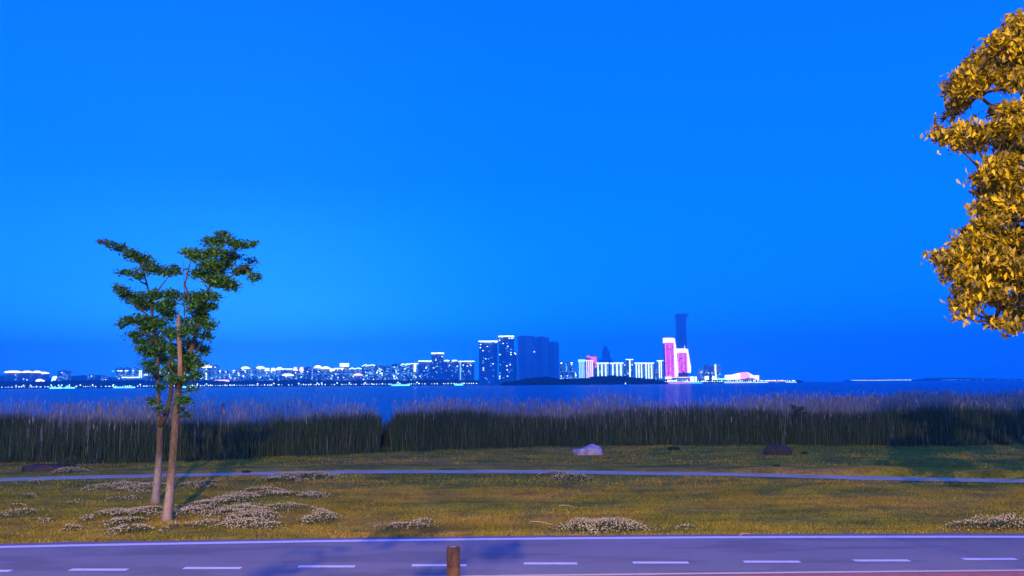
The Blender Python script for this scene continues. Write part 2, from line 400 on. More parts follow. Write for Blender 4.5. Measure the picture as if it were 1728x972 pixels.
def leaves(centres, radii, count, size, flat=.5, droop=.0):
    """folded leaf quads filling ellipsoids; returns V,F"""
    out = []
    for c, r, m in zip(centres, radii, count):
        u = rng.normal(size=(m, 3)); u /= np.linalg.norm(u, axis=1)[:, None]
        rad = rng.random(m)**.45*rng.uniform(.8, 1.12, m)
        # small tufts inside the pad so gaps stay open
        q = np.array(c)+u*rad[:, None]*np.array(r)
        t = max(3, m//14); tc_ = q[:t]; idx = rng.integers(0, t, m)
        q = .38*q+.62*tc_[idx]+rng.normal(0, size*.65, (m, 3))*np.array([1, 1, .6])
        out.append(q)
    q = np.concatenate(out); m = len(q)
    a = rng.uniform(0, 2*math.pi, m); el = rng.normal(-droop, flat, m)
    d = np.stack([np.cos(a)*np.cos(el), np.sin(a)*np.cos(el), np.sin(el)], 1)
    s = np.cross(d, np.array([0, 0, 1.])+rng.normal(0, flat*.8, (m, 3))); s /= np.linalg.norm(s, axis=1)[:, None]
    nrm = np.cross(d, s); Lh = (size*rng.uniform(.6, 1.25, m))[:, None]; Wh = Lh*rng.uniform(.36, .52, m)[:, None]
    V = np.stack([q-d*Lh*.5, q+s*Wh*.5-d*Lh*.05+nrm*Lh*.06, q+d*Lh*.5-nrm*Lh*.08, q-s*Wh*.5-d*Lh*.05+nrm*Lh*.06], 1)
    b0 = (np.arange(m)*4)[:, None]
    return V.reshape(-1, 3), np.concatenate([b0+np.array([0, 1, 2]), b0+np.array([0, 2, 3])])

# ---------------------------------------------------------------- the two trees on the lawn
def tree(name, label, cat, base_px, trunk_px, limbs, pads, D, bark_m, leaf_m, leaf, dens, group=None, dead=None, pole=None, depth=1.0, tk=1.0):
    base = gr(*base_px) if not isinstance(base_px, Vector) else base_px
    root = empty(name, base, label, cat, group)
    off = -base
    rr = random.Random(len(pads)*31 + int(D*10))
    mb = MB(); pts = [at(x, y, D)+off for x, y, r in trunk_px]; pts[0] = Vector((pts[0].x, 0, -.05))
    mb.tube(pts, [r*tk*(1.25 if i == 0 else 1) for i, (_, _, r) in enumerate(trunk_px)], 14, .09)
    # root flare
    mb.build('trunk', bark_m, root, True)
    cs, rs, cn = [], [], []
    for (x, y, rx, ry) in pads:
        dy = rr.uniform(-1, 1)*depth*.8
        c = at(x, y, D+dy)+off; s = D/FPX
        cs.append(tuple(c)); rs.append((rx*s*1.04, max(rx*s*.75, .18)*depth, ry*s*1.06)); cn.append(int(dens*rx*ry/100)+12)
    lb = MB()
    for li in limbs:
        dy = rr.uniform(-.5, .5)*depth
        P_ = [at(x, y, D+dy*i/len(li))+off for i, (x, y, r) in enumerate(li)]
        lb.tube(P_, [r for _, _, r in li], 7, .06)
    # twigs reach from the nearest limb point into every pad
    nodes_ = [at(x, y, D)+off for li in limbs for (x, y, r) in li[1:]]+pts[len(pts)//2:]
    for c, r in zip(cs, rs):
        c = Vector(c); lower = [p for p in nodes_ if p.z < c.z+.15] or nodes_
        q = min(lower, key=lambda p: (p-c).length)
        mid = (q+c)/2+Vector((rr.uniform(-.05, .05), rr.uniform(-.05, .05), -.06))
        lb.tube([q, mid, c+Vector((0, 0, -.3*r[2]))], [.028, .018, .008], 5)
        for _ in range(5):
            e = c+Vector((rr.uniform(-.9, .9)*r[0], rr.uniform(-.9, .9)*r[1], rr.uniform(-.3, .6)*r[2]))
            lb.tube([c+Vector((0, 0, -.3*r[2])), e], [.010, .004], 4)
    lb.build('branches', bark_m if bark_m is m_barkC else m_twig, root, True)
    V, F = leaves(cs, rs, cn, leaf, *(( .55, .75) if leaf_m is m_yleaf else (.5, 0)))
    mesh('crown', V, F, leaf_m, root)
    if dead:
        MB().tube([at(x, y, D-.4)+off for x, y, r in dead], [r for _, _, r in dead], 9, .12).build('broken_stem', m_dead, root, True)
    if pole:
        MB().tube([at(x, y, D+.1)+off for x, y, r in pole], [r for _, _, r in pole], 6).build('bare_shoot', m_twig, root)
    return root

DA = gr(281, 880).y; DB = gr(262, 850).y
padsA = [(300,565,14,12),(352,548,12,10),(310,620,20,10),(335,525,22,10),(312,545,14,8),(296,640,14,8),(375,396,14,8),(362,408,26,8),(386,404,18,6),(316,424,20,6),(336,430,26,10),(402,412,26,8),(428,412,8,5),(385,432,30,12),(352,446,28,10),
 (408,456,24,9),(430,468,10,8),(425,440,8,4),(338,462,24,12),(368,474,30,13),(392,482,14,10),(345,500,34,9),(318,503,14,8),(350,517,24,8),(330,512,20,8),
 (338,540,22,12),(347,566,10,7),(318,558,20,11),(344,590,12,9),(322,580,20,11),(300,592,20,14),(320,606,26,13),(336,616,14,6),
 (290,622,22,10),(308,640,18,8),(330,632,14,6),(322,655,8,4),(312,675,14,9),(318,700,7,4),(300,690,10,6),(364,460,22,10),(360,425,20,10),(379,445,20,10)]
tree('lawn_tree', 'nearer lawn tree, right-hand crown, whitewashed trunk and broken stem among white clover', 'tree', (281, 880),
     [(281,880,.165),(282,868,.145),(286,830,.130),(291,780,.125),(294,740,.120),(297,700,.120),(300,660,.115),(306,635,.11),(316,612,.085),(325,585,.07),(333,555,.06)],
     [[(333,555,.055),(336,530,.045),(342,505,.035),(356,480,.03),(372,450,.02),(376,410,.01)],
      [(336,530,.04),(320,505,.028),(312,480,.02),(322,440,.012)],
      [(356,480,.025),(385,470,.02),(410,452,.014),(428,462,.008)],
      [(372,450,.02),(392,430,.014),(405,413,.008)],[(372,450,.02),(350,436,.014),(318,425,.007)],
      [(300,660,.04),(292,630,.03),(284,618,.015)],[(318,608,.03),(334,590,.02),(345,570,.01)]],
     padsA, DA, m_barkA, m_leaf, .105, 190, tk=.68,
     dead=[(304,640,.06),(304,610,.055),(303,585,.05),(302,560,.045),(301,540,.035),(303,528,.012)],
     pole=[(312,560,.014),(311,500,.012),(310,440,.007)])
padsB = [(275,520,18,8),(250,555,20,10),(244,588,14,8),(280,590,14,12),(256,625,14,7),(236,508,20,8),(172,408,10,3),(186,411,14,4),(202,419,16,7),(222,429,20,9),(240,438,18,10),(252,450,16,9),(213,460,18,5),(232,464,14,6),(262,455,22,8),(287,459,24,7),(296,452,10,5),
 (204,488,10,8),(213,497,16,12),(232,502,22,12),(262,497,28,9),(290,496,22,8),(250,516,32,9),(285,512,22,9),(221,541,20,8),(208,548,8,4),(240,540,22,12),(264,544,24,12),(286,530,18,10),
 (230,566,18,6),(238,575,14,6),(266,576,24,11),(288,560,16,12),(250,598,12,6),(262,590,18,10),(254,612,15,5),(277,605,18,9),(245,614,8,4),(268,636,11,7),(272,652,9,5),(258,676,10,6),(268,690,8,5)]
tree('lawn_tree', 'farther lawn tree, left-hand crown with a long pointed top branch, trunk behind its neighbour', 'tree', (262, 850),
     [(262,850,.19),(263,835,.165),(266,800,.145),(269,760,.135),(270,720,.12),(268,700,.08),(267,670,.07),(267,640,.065),(266,600,.055),(262,570,.05)],
     [[(262,570,.045),(258,540,.04),(255,510,.032),(248,480,.025),(240,450,.018),(215,424,.012),(170,407,.004)],
      [(255,510,.03),(270,485,.02),(288,462,.012)],[(258,540,.03),(235,520,.02),(213,500,.01)],
      [(262,570,.03),(240,560,.02),(222,543,.01)],[(262,570,.03),(280,545,.02),(288,530,.01)],
      [(270,720,.08),(280,700,.075),(287,672,.06),(290,640,.055),(291,600,.04),(287,560,.03)]],
     padsB, DB, m_barkB, m_leaf, .115, 190, tk=.60)

# ---------------------------------------------------------------- the lamplit tree at the right edge
DY = 12.0
padsY = [(1716,420,20,20),(1702,322,24,16),(1712,300,20,16),(1694,352,20,14),(1705,468,20,14),(1680,418,26,14),(1706,84,20,14),(1645,440,24,12),(1720,82,14,18),(1690,118,20,12),(1716,38,18,22),(1726,60,24,26),(1680,68,18,12),(1690,88,30,18),(1660,98,24,16),(1640,116,24,16),(1706,110,26,20),(1620,132,22,14),(1610,152,18,14),(1636,150,28,14),(1665,132,28,16),
 (1620,172,18,10),(1612,184,12,8),(1700,140,22,12),(1724,130,16,20),(1600,196,9,5),(1583,224,12,10),(1602,230,20,14),(1632,222,28,16),(1660,226,24,15),(1628,245,22,9),(1648,246,16,8),
 (1688,190,22,12),(1712,186,22,18),(1700,212,22,12),(1724,215,20,16),(1700,240,26,16),(1722,262,20,20),(1690,272,26,14),(1670,290,24,12),(1656,300,14,8),(1700,300,28,18),
 (1664,322,16,16),(1690,330,30,18),(1716,340,26,24),(1668,350,20,16),(1700,366,30,18),(1668,378,22,12),(1640,392,22,14),(1660,402,30,18),(1625,410,18,12),(1697,402,28,18),(1722,398,20,22),
 (1604,430,16,10),(1584,432,9,7),(1590,444,11,8),(1622,434,28,14),(1650,430,28,16),(1684,436,28,16),(1602,462,14,12),(1630,466,26,14),(1662,462,26,14),(1694,464,22,12),(1716,452,18,16),
 (1632,490,22,14),(1622,512,16,18),(1640,506,14,16),(1622,530,9,8),(1660,488,18,8),(1680,488,20,8),(1678,505,18,10),(1684,542,14,9),(1696,520,8,6),(1716,505,16,14),(1722,530,16,20),(1712,552,10,9),(1720,480,16,12)]
rr = random.Random(5)
for i in range(46):
    a_, b_2 = rr.uniform(1750, 2110), rr.uniform(-60, 560)
    if ((a_-1900)/230)**2+((b_2-250)/330)**2 < 1: padsY.append((a_, b_2, rr.uniform(22, 34), rr.uniform(16, 24)))
basey = Vector((at(1905, 640, DY).x, DY, 0))
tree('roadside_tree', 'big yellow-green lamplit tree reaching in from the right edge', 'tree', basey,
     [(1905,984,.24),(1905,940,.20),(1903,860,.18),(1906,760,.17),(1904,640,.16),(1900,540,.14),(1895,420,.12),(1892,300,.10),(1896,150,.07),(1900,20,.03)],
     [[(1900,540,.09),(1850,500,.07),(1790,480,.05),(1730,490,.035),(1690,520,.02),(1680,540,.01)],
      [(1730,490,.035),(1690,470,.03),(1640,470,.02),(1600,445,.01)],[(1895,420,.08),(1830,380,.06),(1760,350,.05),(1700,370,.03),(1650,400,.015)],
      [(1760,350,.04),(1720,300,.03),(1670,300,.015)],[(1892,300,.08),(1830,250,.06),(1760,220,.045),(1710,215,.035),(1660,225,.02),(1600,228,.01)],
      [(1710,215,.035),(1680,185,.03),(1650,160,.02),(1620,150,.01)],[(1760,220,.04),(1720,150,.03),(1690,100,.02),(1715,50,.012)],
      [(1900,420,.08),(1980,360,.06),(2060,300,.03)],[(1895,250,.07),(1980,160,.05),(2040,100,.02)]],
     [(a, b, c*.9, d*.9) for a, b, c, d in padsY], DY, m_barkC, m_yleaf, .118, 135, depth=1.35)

# ---------------------------------------------------------------- clover
def in_ground(cx, cy, rx, ry):
    c = gr(cx, cy); return c.x, c.y, rx*c.y/FPX, abs(gr(cx, cy+ry).y-gr(cx, cy-ry).y)/2
def clover(name, label, ells, kind=None, hgt=.11, dens=1.0, fl=1.0, cat='clover', solid=0.0):
    root_loc = gr(*ells[0][:2]); root = empty(name, root_loc, label, cat)
    if kind: root['kind'] = kind
    LV, LF, FV, FF = [], [], [], []; nl = nf = 0
    ico_v = np.array([(1,0,0),(-1,0,0),(0,1,0),(0,-1,0),(0,0,1),(0,0,-1)], float)
    ico_f = np.array([(0,2,4),(2,1,4),(1,3,4),(3,0,4),(2,0,5),(1,2,5),(3,1,5),(0,3,5)])
    for e in ells:
        cx, cy, rx, ry = in_ground(*e[:4]); dn = dens*(e[4] if len(e) > 4 else 1)
        area = math.pi*rx*ry
        def pts(n):
            u = rng.normal(size=(n, 2)); r = rng.random(n)**.5*(1+.18*rng.normal(size=n)); t = np.arctan2(u[:, 0], u[:, 1])
            x = cx+np.cos(t)*r*rx; y = cy+np.sin(t)*r*ry
            h = hgt*np.clip(1.15-r*r, .12, 1)*(1+.5*fbm(x, y, 2.2, 1)) 
            k = (fbm(x, y, 1.6, 21)+.5*fbm(x, y, 4.5, 2)+.38*(1.1-r)+solid > -.02) & (y > edge_far_v(x)+.03)
            return x[k], y[k], np.clip(h[k], .02, 1)
        x, y, h = pts(int(900*area*dn)+30); m = len(x)
        q = np.stack([x, y, h*rng.uniform(.1, .92, m)], 1)-np.array(root_loc)
        a = rng.uniform(0, 6.283, m); s_ = rng.uniform(.012, .024, m)[:, None]
        u_ = np.stack([np.cos(a), np.sin(a), rng.normal(0, .5, m)], 1)*s_; v_ = np.stack([-np.sin(a), np.cos(a), rng.normal(0, .5, m)], 1)*s_
        LV.append(np.stack([q-u_, q-v_, q+u_, q+v_], 1).reshape(-1, 3)); b0 = (np.arange(m)*4)[:, None]+nl
        LF.append(np.concatenate([b0+np.array([0, 1, 2]), b0+np.array([0, 2, 3])])); nl += 4*m
        x, y, h = pts(int(260*area*dn*fl)+25); m = len(x)
        q = np.stack([x, y, h*rng.uniform(.9, 1.25, m)+.01], 1)-np.array(root_loc)
        r_ = rng.uniform(.009, .019, m)[:, None, None]
        FV.append((q[:, None, :]+ico_v[None]*r_).reshape(-1, 3))
        FF.append(((np.arange(m)*6)[:, None, None]+ico_f[None]).reshape(-1, 3)+nf); nf += 6*m
    mesh('foliage', np.concatenate(LV), np.concatenate(LF), m_clov, root)
    o = mesh('flowers', np.concatenate(FV), np.concatenate(FF), m_flow, root); o['kind'] = 'stuff'
    return root
clover('clover', 'broad carpet of white clover flowers round the two lawn trees',
    [(400,862,52,11,1.2),(205,822,62,6,.8),(240,825,45,8,.8),(335,819,32,7,.8),(190,871,48,8,1.1),(240,866,36,9,1.2),(212,884,36,7,1),(225,896,40,7,.9),(300,868,20,8),(330,862,30,6),
     (362,852,46,7),(424,874,44,9,1.2),(412,886,45,7,1.2),(448,890,36,6,.7),(335,886,36,7,.7),(290,893,16,6,.5),(400,842,42,7),(440,830,40,5,.8),(20,858,22,4,.5),(32,868,34,7,.5),(65,882,22,4,.8),
     (120,895,16,4,.8),(45,841,14,3,.5),(125,853,18,4,.4),(205,843,30,4,.5),(465,836,50,5,.8),(520,838,34,6,.9),(480,859,54,4,.8),(150,880,18,6,.5)], 'stuff', .095)
clover('clover_clump', 'long bluish clover clump against the near side of the path, right of the trees', [(508,806,68,6,1.1),(470,812,36,4)], hgt=.13)
clover('clover_clump', 'small round clover clump standing alone, right of the big carpet', [(538,877,29,10,1.2)], hgt=.14, solid=.4)
clover('clover_clump', 'low straggling clover clump on the lawn, left of the wooden bollard', [(684,889,46,5,.9),(715,882,20,4,.6)], hgt=.07)
clover('clover_clump', 'small dark clover clump close to the path, in front of the pale boulder', [(962,808,34,5,.9),(938,802,32,2.4,.5)], hgt=.12, fl=.7, solid=.3)
clover('clover_clump', 'tall domed clover clump at the road edge, right of the bollard', [(1020,892,70,11,2.2),(985,893,34,8,1.2)], hgt=.16, solid=.6, fl=.7)
clover('clover_clump', 'faint low clover sprigs just right of the domed clump', [(1172,893,34,5,.5)], hgt=.06)
clover('clover_clump', 'clover clump at the road edge in the far right corner', [(1660,892,66,6,.9),(1705,888,38,7,1.1)], hgt=.16, solid=.3)
clover('clover_clump', 'pale clump beyond the path, right of the reddish rock', [(118,799,30,3.5,1)], hgt=.16)
clover('clover_clump', 'tiny clover tuft just below the path at far left', [(59,815,11,2,1)], hgt=.08)

# ---------------------------------------------------------------- boulders, tufts, bush, stalks
def rock(label, px0, px1, py0, py1, m, seed, squash=1.0, lob=None):
    b = gr((px0+px1)/2, py1-1.5); s = b.y/FPX; wx = (px1-px0)/2*s; hz = (py1-py0)*s*1.02
    bm = bmesh.new(); bmesh.ops.create_icosphere(bm, subdivisions=4, radius=1)
    for v in bm.verts:
        c = v.co.copy(); n1 = noise.noise(c*1.3+Vector((seed, 0, 0))); n2 = noise.noise(c*3.4+Vector((0, seed, 0)))
        n3 = noise.noise(c*9+Vector((0, 0, seed)))
        f_ = 1+.20*n1+.08*n2+.05*n3
        und = 1-.16*max(0, .3-c.z)
        v.co = Vector((c.x*wx*f_*und, c.y*wx*.6*f_*und, max(math.tanh(1.7*c.z)*.92, -.25)*hz*f_*(lob(c.x) if lob else 1)))
    me = bpy.data.meshes.new('boulder'); bm.to_mesh(me); bm.free(); me.materials.append(m)
    me.polygons.foreach_set('use_smooth', [True]*len(me.polygons))
    o = bpy.data.objects.new('boulder', me); C.objects.link(o); o.location = b
    return tag(o, label, 'boulder')
def rock_mat(name, c0, c1):
    m = mat(name, c0, .9, .1); nt, N, L, b = nodes(m); n = mnoise(m, 2.6, 8, rough=.7)
    L(mramp(m, [(.32, c0), (.6, c1)], n), b.inputs['Base Color']); mbump(m, mnoise(m, 6, 6), .7, .06); return m
rock('pale whitish boulder on the grass in front of the reeds', 966, 1019, 751, 768, rock_mat('rock_pale', (.16, .13, .12), (.48, .42, .40)), 3.1, lob=lambda x: .55+.45*min(1, max(0, (x+.9)/1.1))+.04*math.sin(5*x))
rock('dark brown domed boulder on the grass, right of the pale one', 1289, 1334, 751, 769, rock_mat('rock_brown', (.025, .026, .022), (.06, .052, .04)), 8.4)
rock('flat reddish boulder beyond the path at far left', 36, 106, 784, 797, rock_mat('rock_red', (.030, .032, .024), (.08, .056, .036)), 5.7)

def tuft(label, px, py, wpx, h, m, n, cat='grass tuft', name='grass_tuft'):
    b = gr(px, py); s = b.y/FPX; r = wpx*s/2
    x = np.clip(rng.normal(0, r*.4, n), -r*.8, r*.8); y = np.clip(rng.normal(0, r*.25, n), -r*.5, r*.5)
    V, F = blades(np.stack([x, y, 0*x], 1), rng.uniform(.4, 1, n)*h, rng.uniform(.025, .045, n), rng.uniform(.2, .9, n), rng.uniform(0, 3.1, n))
    o = mesh(name, V, F, m); o.location = b; return tag(o, label, cat)
tuft('small dark grass tuft between the pale and brown boulders', 1137, 759, 22, .20, m_bush, 260)
tuft('tiny dark grass tuft right of the brown boulder', 1357, 766, 12, .14, m_bush, 220)
tuft('low dark grass tuft right of the reddish rock, beyond the path', 112, 790, 34, .22, m_bush, 350)
tuft('dark grass tuft beyond the path, right of the lawn trees', 415, 798, 16, .12, m_bush, 140)
tuft('dark grass tuft in front of the brown boulder near the path', 1310, 789, 16, .15, m_bush, 150)
for lab, a0, a1 in (('dry straw stalk lying on the middle of the lawn', (944, 855), (969, 857.5)),
                    ('dry straw stalk lying left of the domed clover clump', (895, 882), (932, 887.5)),
                    ('dry straw stalk lying on the far road edge', (1248, 906), (1266, 903))):
    p, q = gr(*a0), gr(*a1); c = (p+q)/2
    o = MB().tube([p-c+Vector((0, 0, .03)), Vector((0, .02, .05)), q-c+Vector((0, 0, .025))], [.007, .006, .004], 5).build('dry_stalk', mat('straw', (.6, .5, .3)))
    o.location = c; tag(o, lab, 'stalk')
# dark bush that stands up out of the reeds
b = Vector((at(1345, 700, 41).x, 41, -.1)); root = empty('bush', b, 'dark leafy bush sticking up out of the reeds, above the brown boulder', 'bush')
MB().tube([(0, 0, 0), (.05, 0, .9), (-.05, 0, 1.7)], [.05, .04, .02], 6).build('trunk', m_twig, root)
cs, rs, cn = [], [], []
for px, py, rx, ry in ((1339, 686, 7, 6), (1345, 694, 9, 6), (1354, 690, 6, 4), (1358, 697, 12, 5), (1340, 700, 10, 6), (1350, 706, 14, 6), (1336, 712, 10, 8)):
    cs.append(tuple(at(px, py, 41)-b)); rs.append((rx*.03, .25, ry*.03)); cn.append(110)
mesh('crown', *leaves(cs, rs, cn, .10), m_bush, root)

# ---------------------------------------------------------------- wooden bollard
bd = 10.15; bx = at(765, 930, bd).x; zt = at(765, 922, bd).z
root = empty('bollard', (bx, bd, 0), 'round brown wooden bollard at the near edge of the road', 'bollard')
m_log = bark('bollard_wood', (.07, .040, .025), (.19, .11, .065))
prof = [(0, .090), (.05, .088), (zt*.5, .086), (zt-.30, .083), (zt-.27, .086), (zt-.255, .078), (zt-.24, .078), (zt-.225, .083), (zt-.03, .082), (zt-.008, .075), (zt, .058)]
MB().tube([(0, 0, z) for z, r in prof], [r for z, r in prof], 28, .012).build('post', m_log, root, True)
MB().tube([(0, 0, zt-.001), (0, 0, zt+.006)], [.05, .045], 20).build('post_top', mat('end_grain', (.42, .26, .14)), root, True)

# ---------------------------------------------------------------- street lamps behind the photographer
m_pole = mat('lamp_pole', (.08, .08, .085), .4, .5)
m_bulb = mat('lamp_glass', (.9, .8, .6), .4, .3, (1, .6, .25), 30)
def street_lamp(x, y, h, label, power):
    root = empty('street_lamp', (x, y, 0), label, 'street lamp', 'street lamps behind the near side of the road')
    MB().tube([(0, 0, 0), (0, 0, .5), (0, 0, .55), (0, 0, h)], [.11, .11, .075, .045], 12).build('pole', m_pole, root, True)
    MB().tube([(0, 0, h-.1), (0, .5, h+.12), (0, 1.3, h+.2)], [.035, .03, .03], 8).build('arm', m_pole, root, True)
    hd = MB().box(-.14, .14, 1.1, 1.75, h+.12, h+.24).build('lamp_head', m_pole, root)
    MB().box(-.10, .10, 1.2, 1.68, h+.09, h+.118).build('lamp_glass', m_bulb, hd)
    ld = bpy.data.lights.new('lamp_light', 'POINT'); lo = bpy.data.objects.new('lamp_light', ld); C.objects.link(lo)
    ld.energy = power; ld.color = LAMP_COL; ld.shadow_soft_size = .045; lo.location = (0, 1.45, h-.05); lo.parent = root
street_lamp(-1.2, -8, 9, 'middle one of the street lamps behind the camera', LAMP_POWER*1.6)
street_lamp(17, -8, 9, 'right one of the street lamps behind the camera', LAMP_POWER*.27)
street_lamp(-19, -8, 9, 'left one of the street lamps behind the camera', LAMP_POWER*.6)
# a slim two-stemmed street tree beside the photographer: its stems throw the bands of shade over the road
root = empty('street_tree', (-1.6, -.8, 0), 'slim two-stemmed street tree beside the camera', 'tree')
MB().tube([(.05, 0, -.05), (-.08, 0, 1.2), (-.28, 0, 2.6), (-.31, 0, 5.2), (-.31, 0, 6.3)], [.13, .09, .08, .074, .04], 12, .06).build('trunk', m_barkC, root, True)
MB().tube([(.05, 0, .3), (.2, 0, 1.6), (.32, 0, 3), (.37, 0, 5.2), (.38, 0, 6.3)], [.12, .11, .11, .10, .05], 12, .06).build('branches', m_barkC, root, True)
mesh('crown', *leaves([(-.31, 0, 6.45), (.42, 0, 6.3), (.62, .1, 6.5), (.1, .2, 6.65)], [(.22, .3, .14), (.25, .3, .2), (.22, .3, .16), (.3, .3, .12)], [60, 110, 80, 80], .10), m_leaf, root)

# ================================================================ the far shore
WHITE = (.75, 1.0, 1.0)
def emat(name, col, s): return mat(name, (.3, .3, .3), .6, .1, col, s)
m_white = emat('light_white', (.65, .92, 1.0), 3.6)
m_soft = emat('light_soft', (.40, .85, 1.0), 2.0)
m_warm = emat('light_warm', (.95, .92, .85), 3.4)
m_pinkw = emat('light_pink_white', (1.0, .70, .95), 2.4)
m_red = emat('light_pink', (1.0, .16, .42), 1.6)
m_pinkf = emat('light_magenta', (.66, .05, .85), 2.3)
m_pinkl = emat('light_pink_line', (1.0, .35, .9), 2.5)
m_cyan = emat('light_cyan', (.14, .92, 1.0), 3.4)
m_green = emat('light_green', (.1, 1.0, .6), 2.0)
m_win = emat('window_light', (.30, .80, 1.0), 2.4)
m_winb = emat('window_bright', (.75, .95, 1.0), 4.0)
def facade(name, base, dark, lit=0.0, ls=.6, cell=(.16, .16, .30)):
    """rendered wall with columns of windows, a few of them lit"""
    m = mat(name, base, .7, .2); nt, N, L, b = nodes(m)
    t = N('ShaderNodeTexCoord'); mp = N('ShaderNodeMapping'); mp.inputs['Scale'].default_value = cell; L(t.outputs['Object'], mp.inputs[0])
    fr = N('ShaderNodeVectorMath'); fr.operation = 'FLOOR'; L(mp.outputs[0], fr.inputs[0])
    wn = N('ShaderNodeTexWhiteNoise'); L(fr.outputs[0], wn.inputs[0])
    mpc = N('ShaderNodeMapping'); mpc.inputs['Scale'].default_value = (cell[0]*.6, 0, 0); L(t.outputs['Object'], mpc.inputs[0])
    fc = N('ShaderNodeVectorMath'); fc.operation = 'FLOOR'; L(mpc.outputs[0], fc.inputs[0])
    wc = N('ShaderNodeTexWhiteNoise'); L(fc.outputs[0], wc.inputs[0])
    col = mramp(m, [(0, dark), (.45, base), (1, tuple(min(1, x*1.35) for x in base))], wc.outputs[0])
    L(col, b.inputs['Base Color'])
    if lit:
        e = mramp(m, [(0, (0, 0, 0)), (1-lit, (0, 0, 0)), (1-lit+.001, (.12, .40, .55)), (1, (.45, .8, 1))], wn.outputs[0], 'CONSTANT')
        L(e, b.inputs['Emission Color']); b.inputs['Emission Strength'].default_value = ls
        m.cycles.emission_sampling = 'NONE'
    return m
f_pale = facade('facade_pale', (.42, .42, .42), (.16, .17, .18), .34, .95)
f_mid = facade('facade_mid', (.34, .34, .36), (.2, .2, .22), .18, .9)
f_dark = facade('facade_dark', (.38, .38, .40), (.28, .28, .30), .015, .6)
f_blank = facade('facade_unlit', (.50, .50, .51), (.40, .40, .41), 0)
f_pink = facade('facade_pink', (.10, .05, .12), (.05, .04, .08), .0)

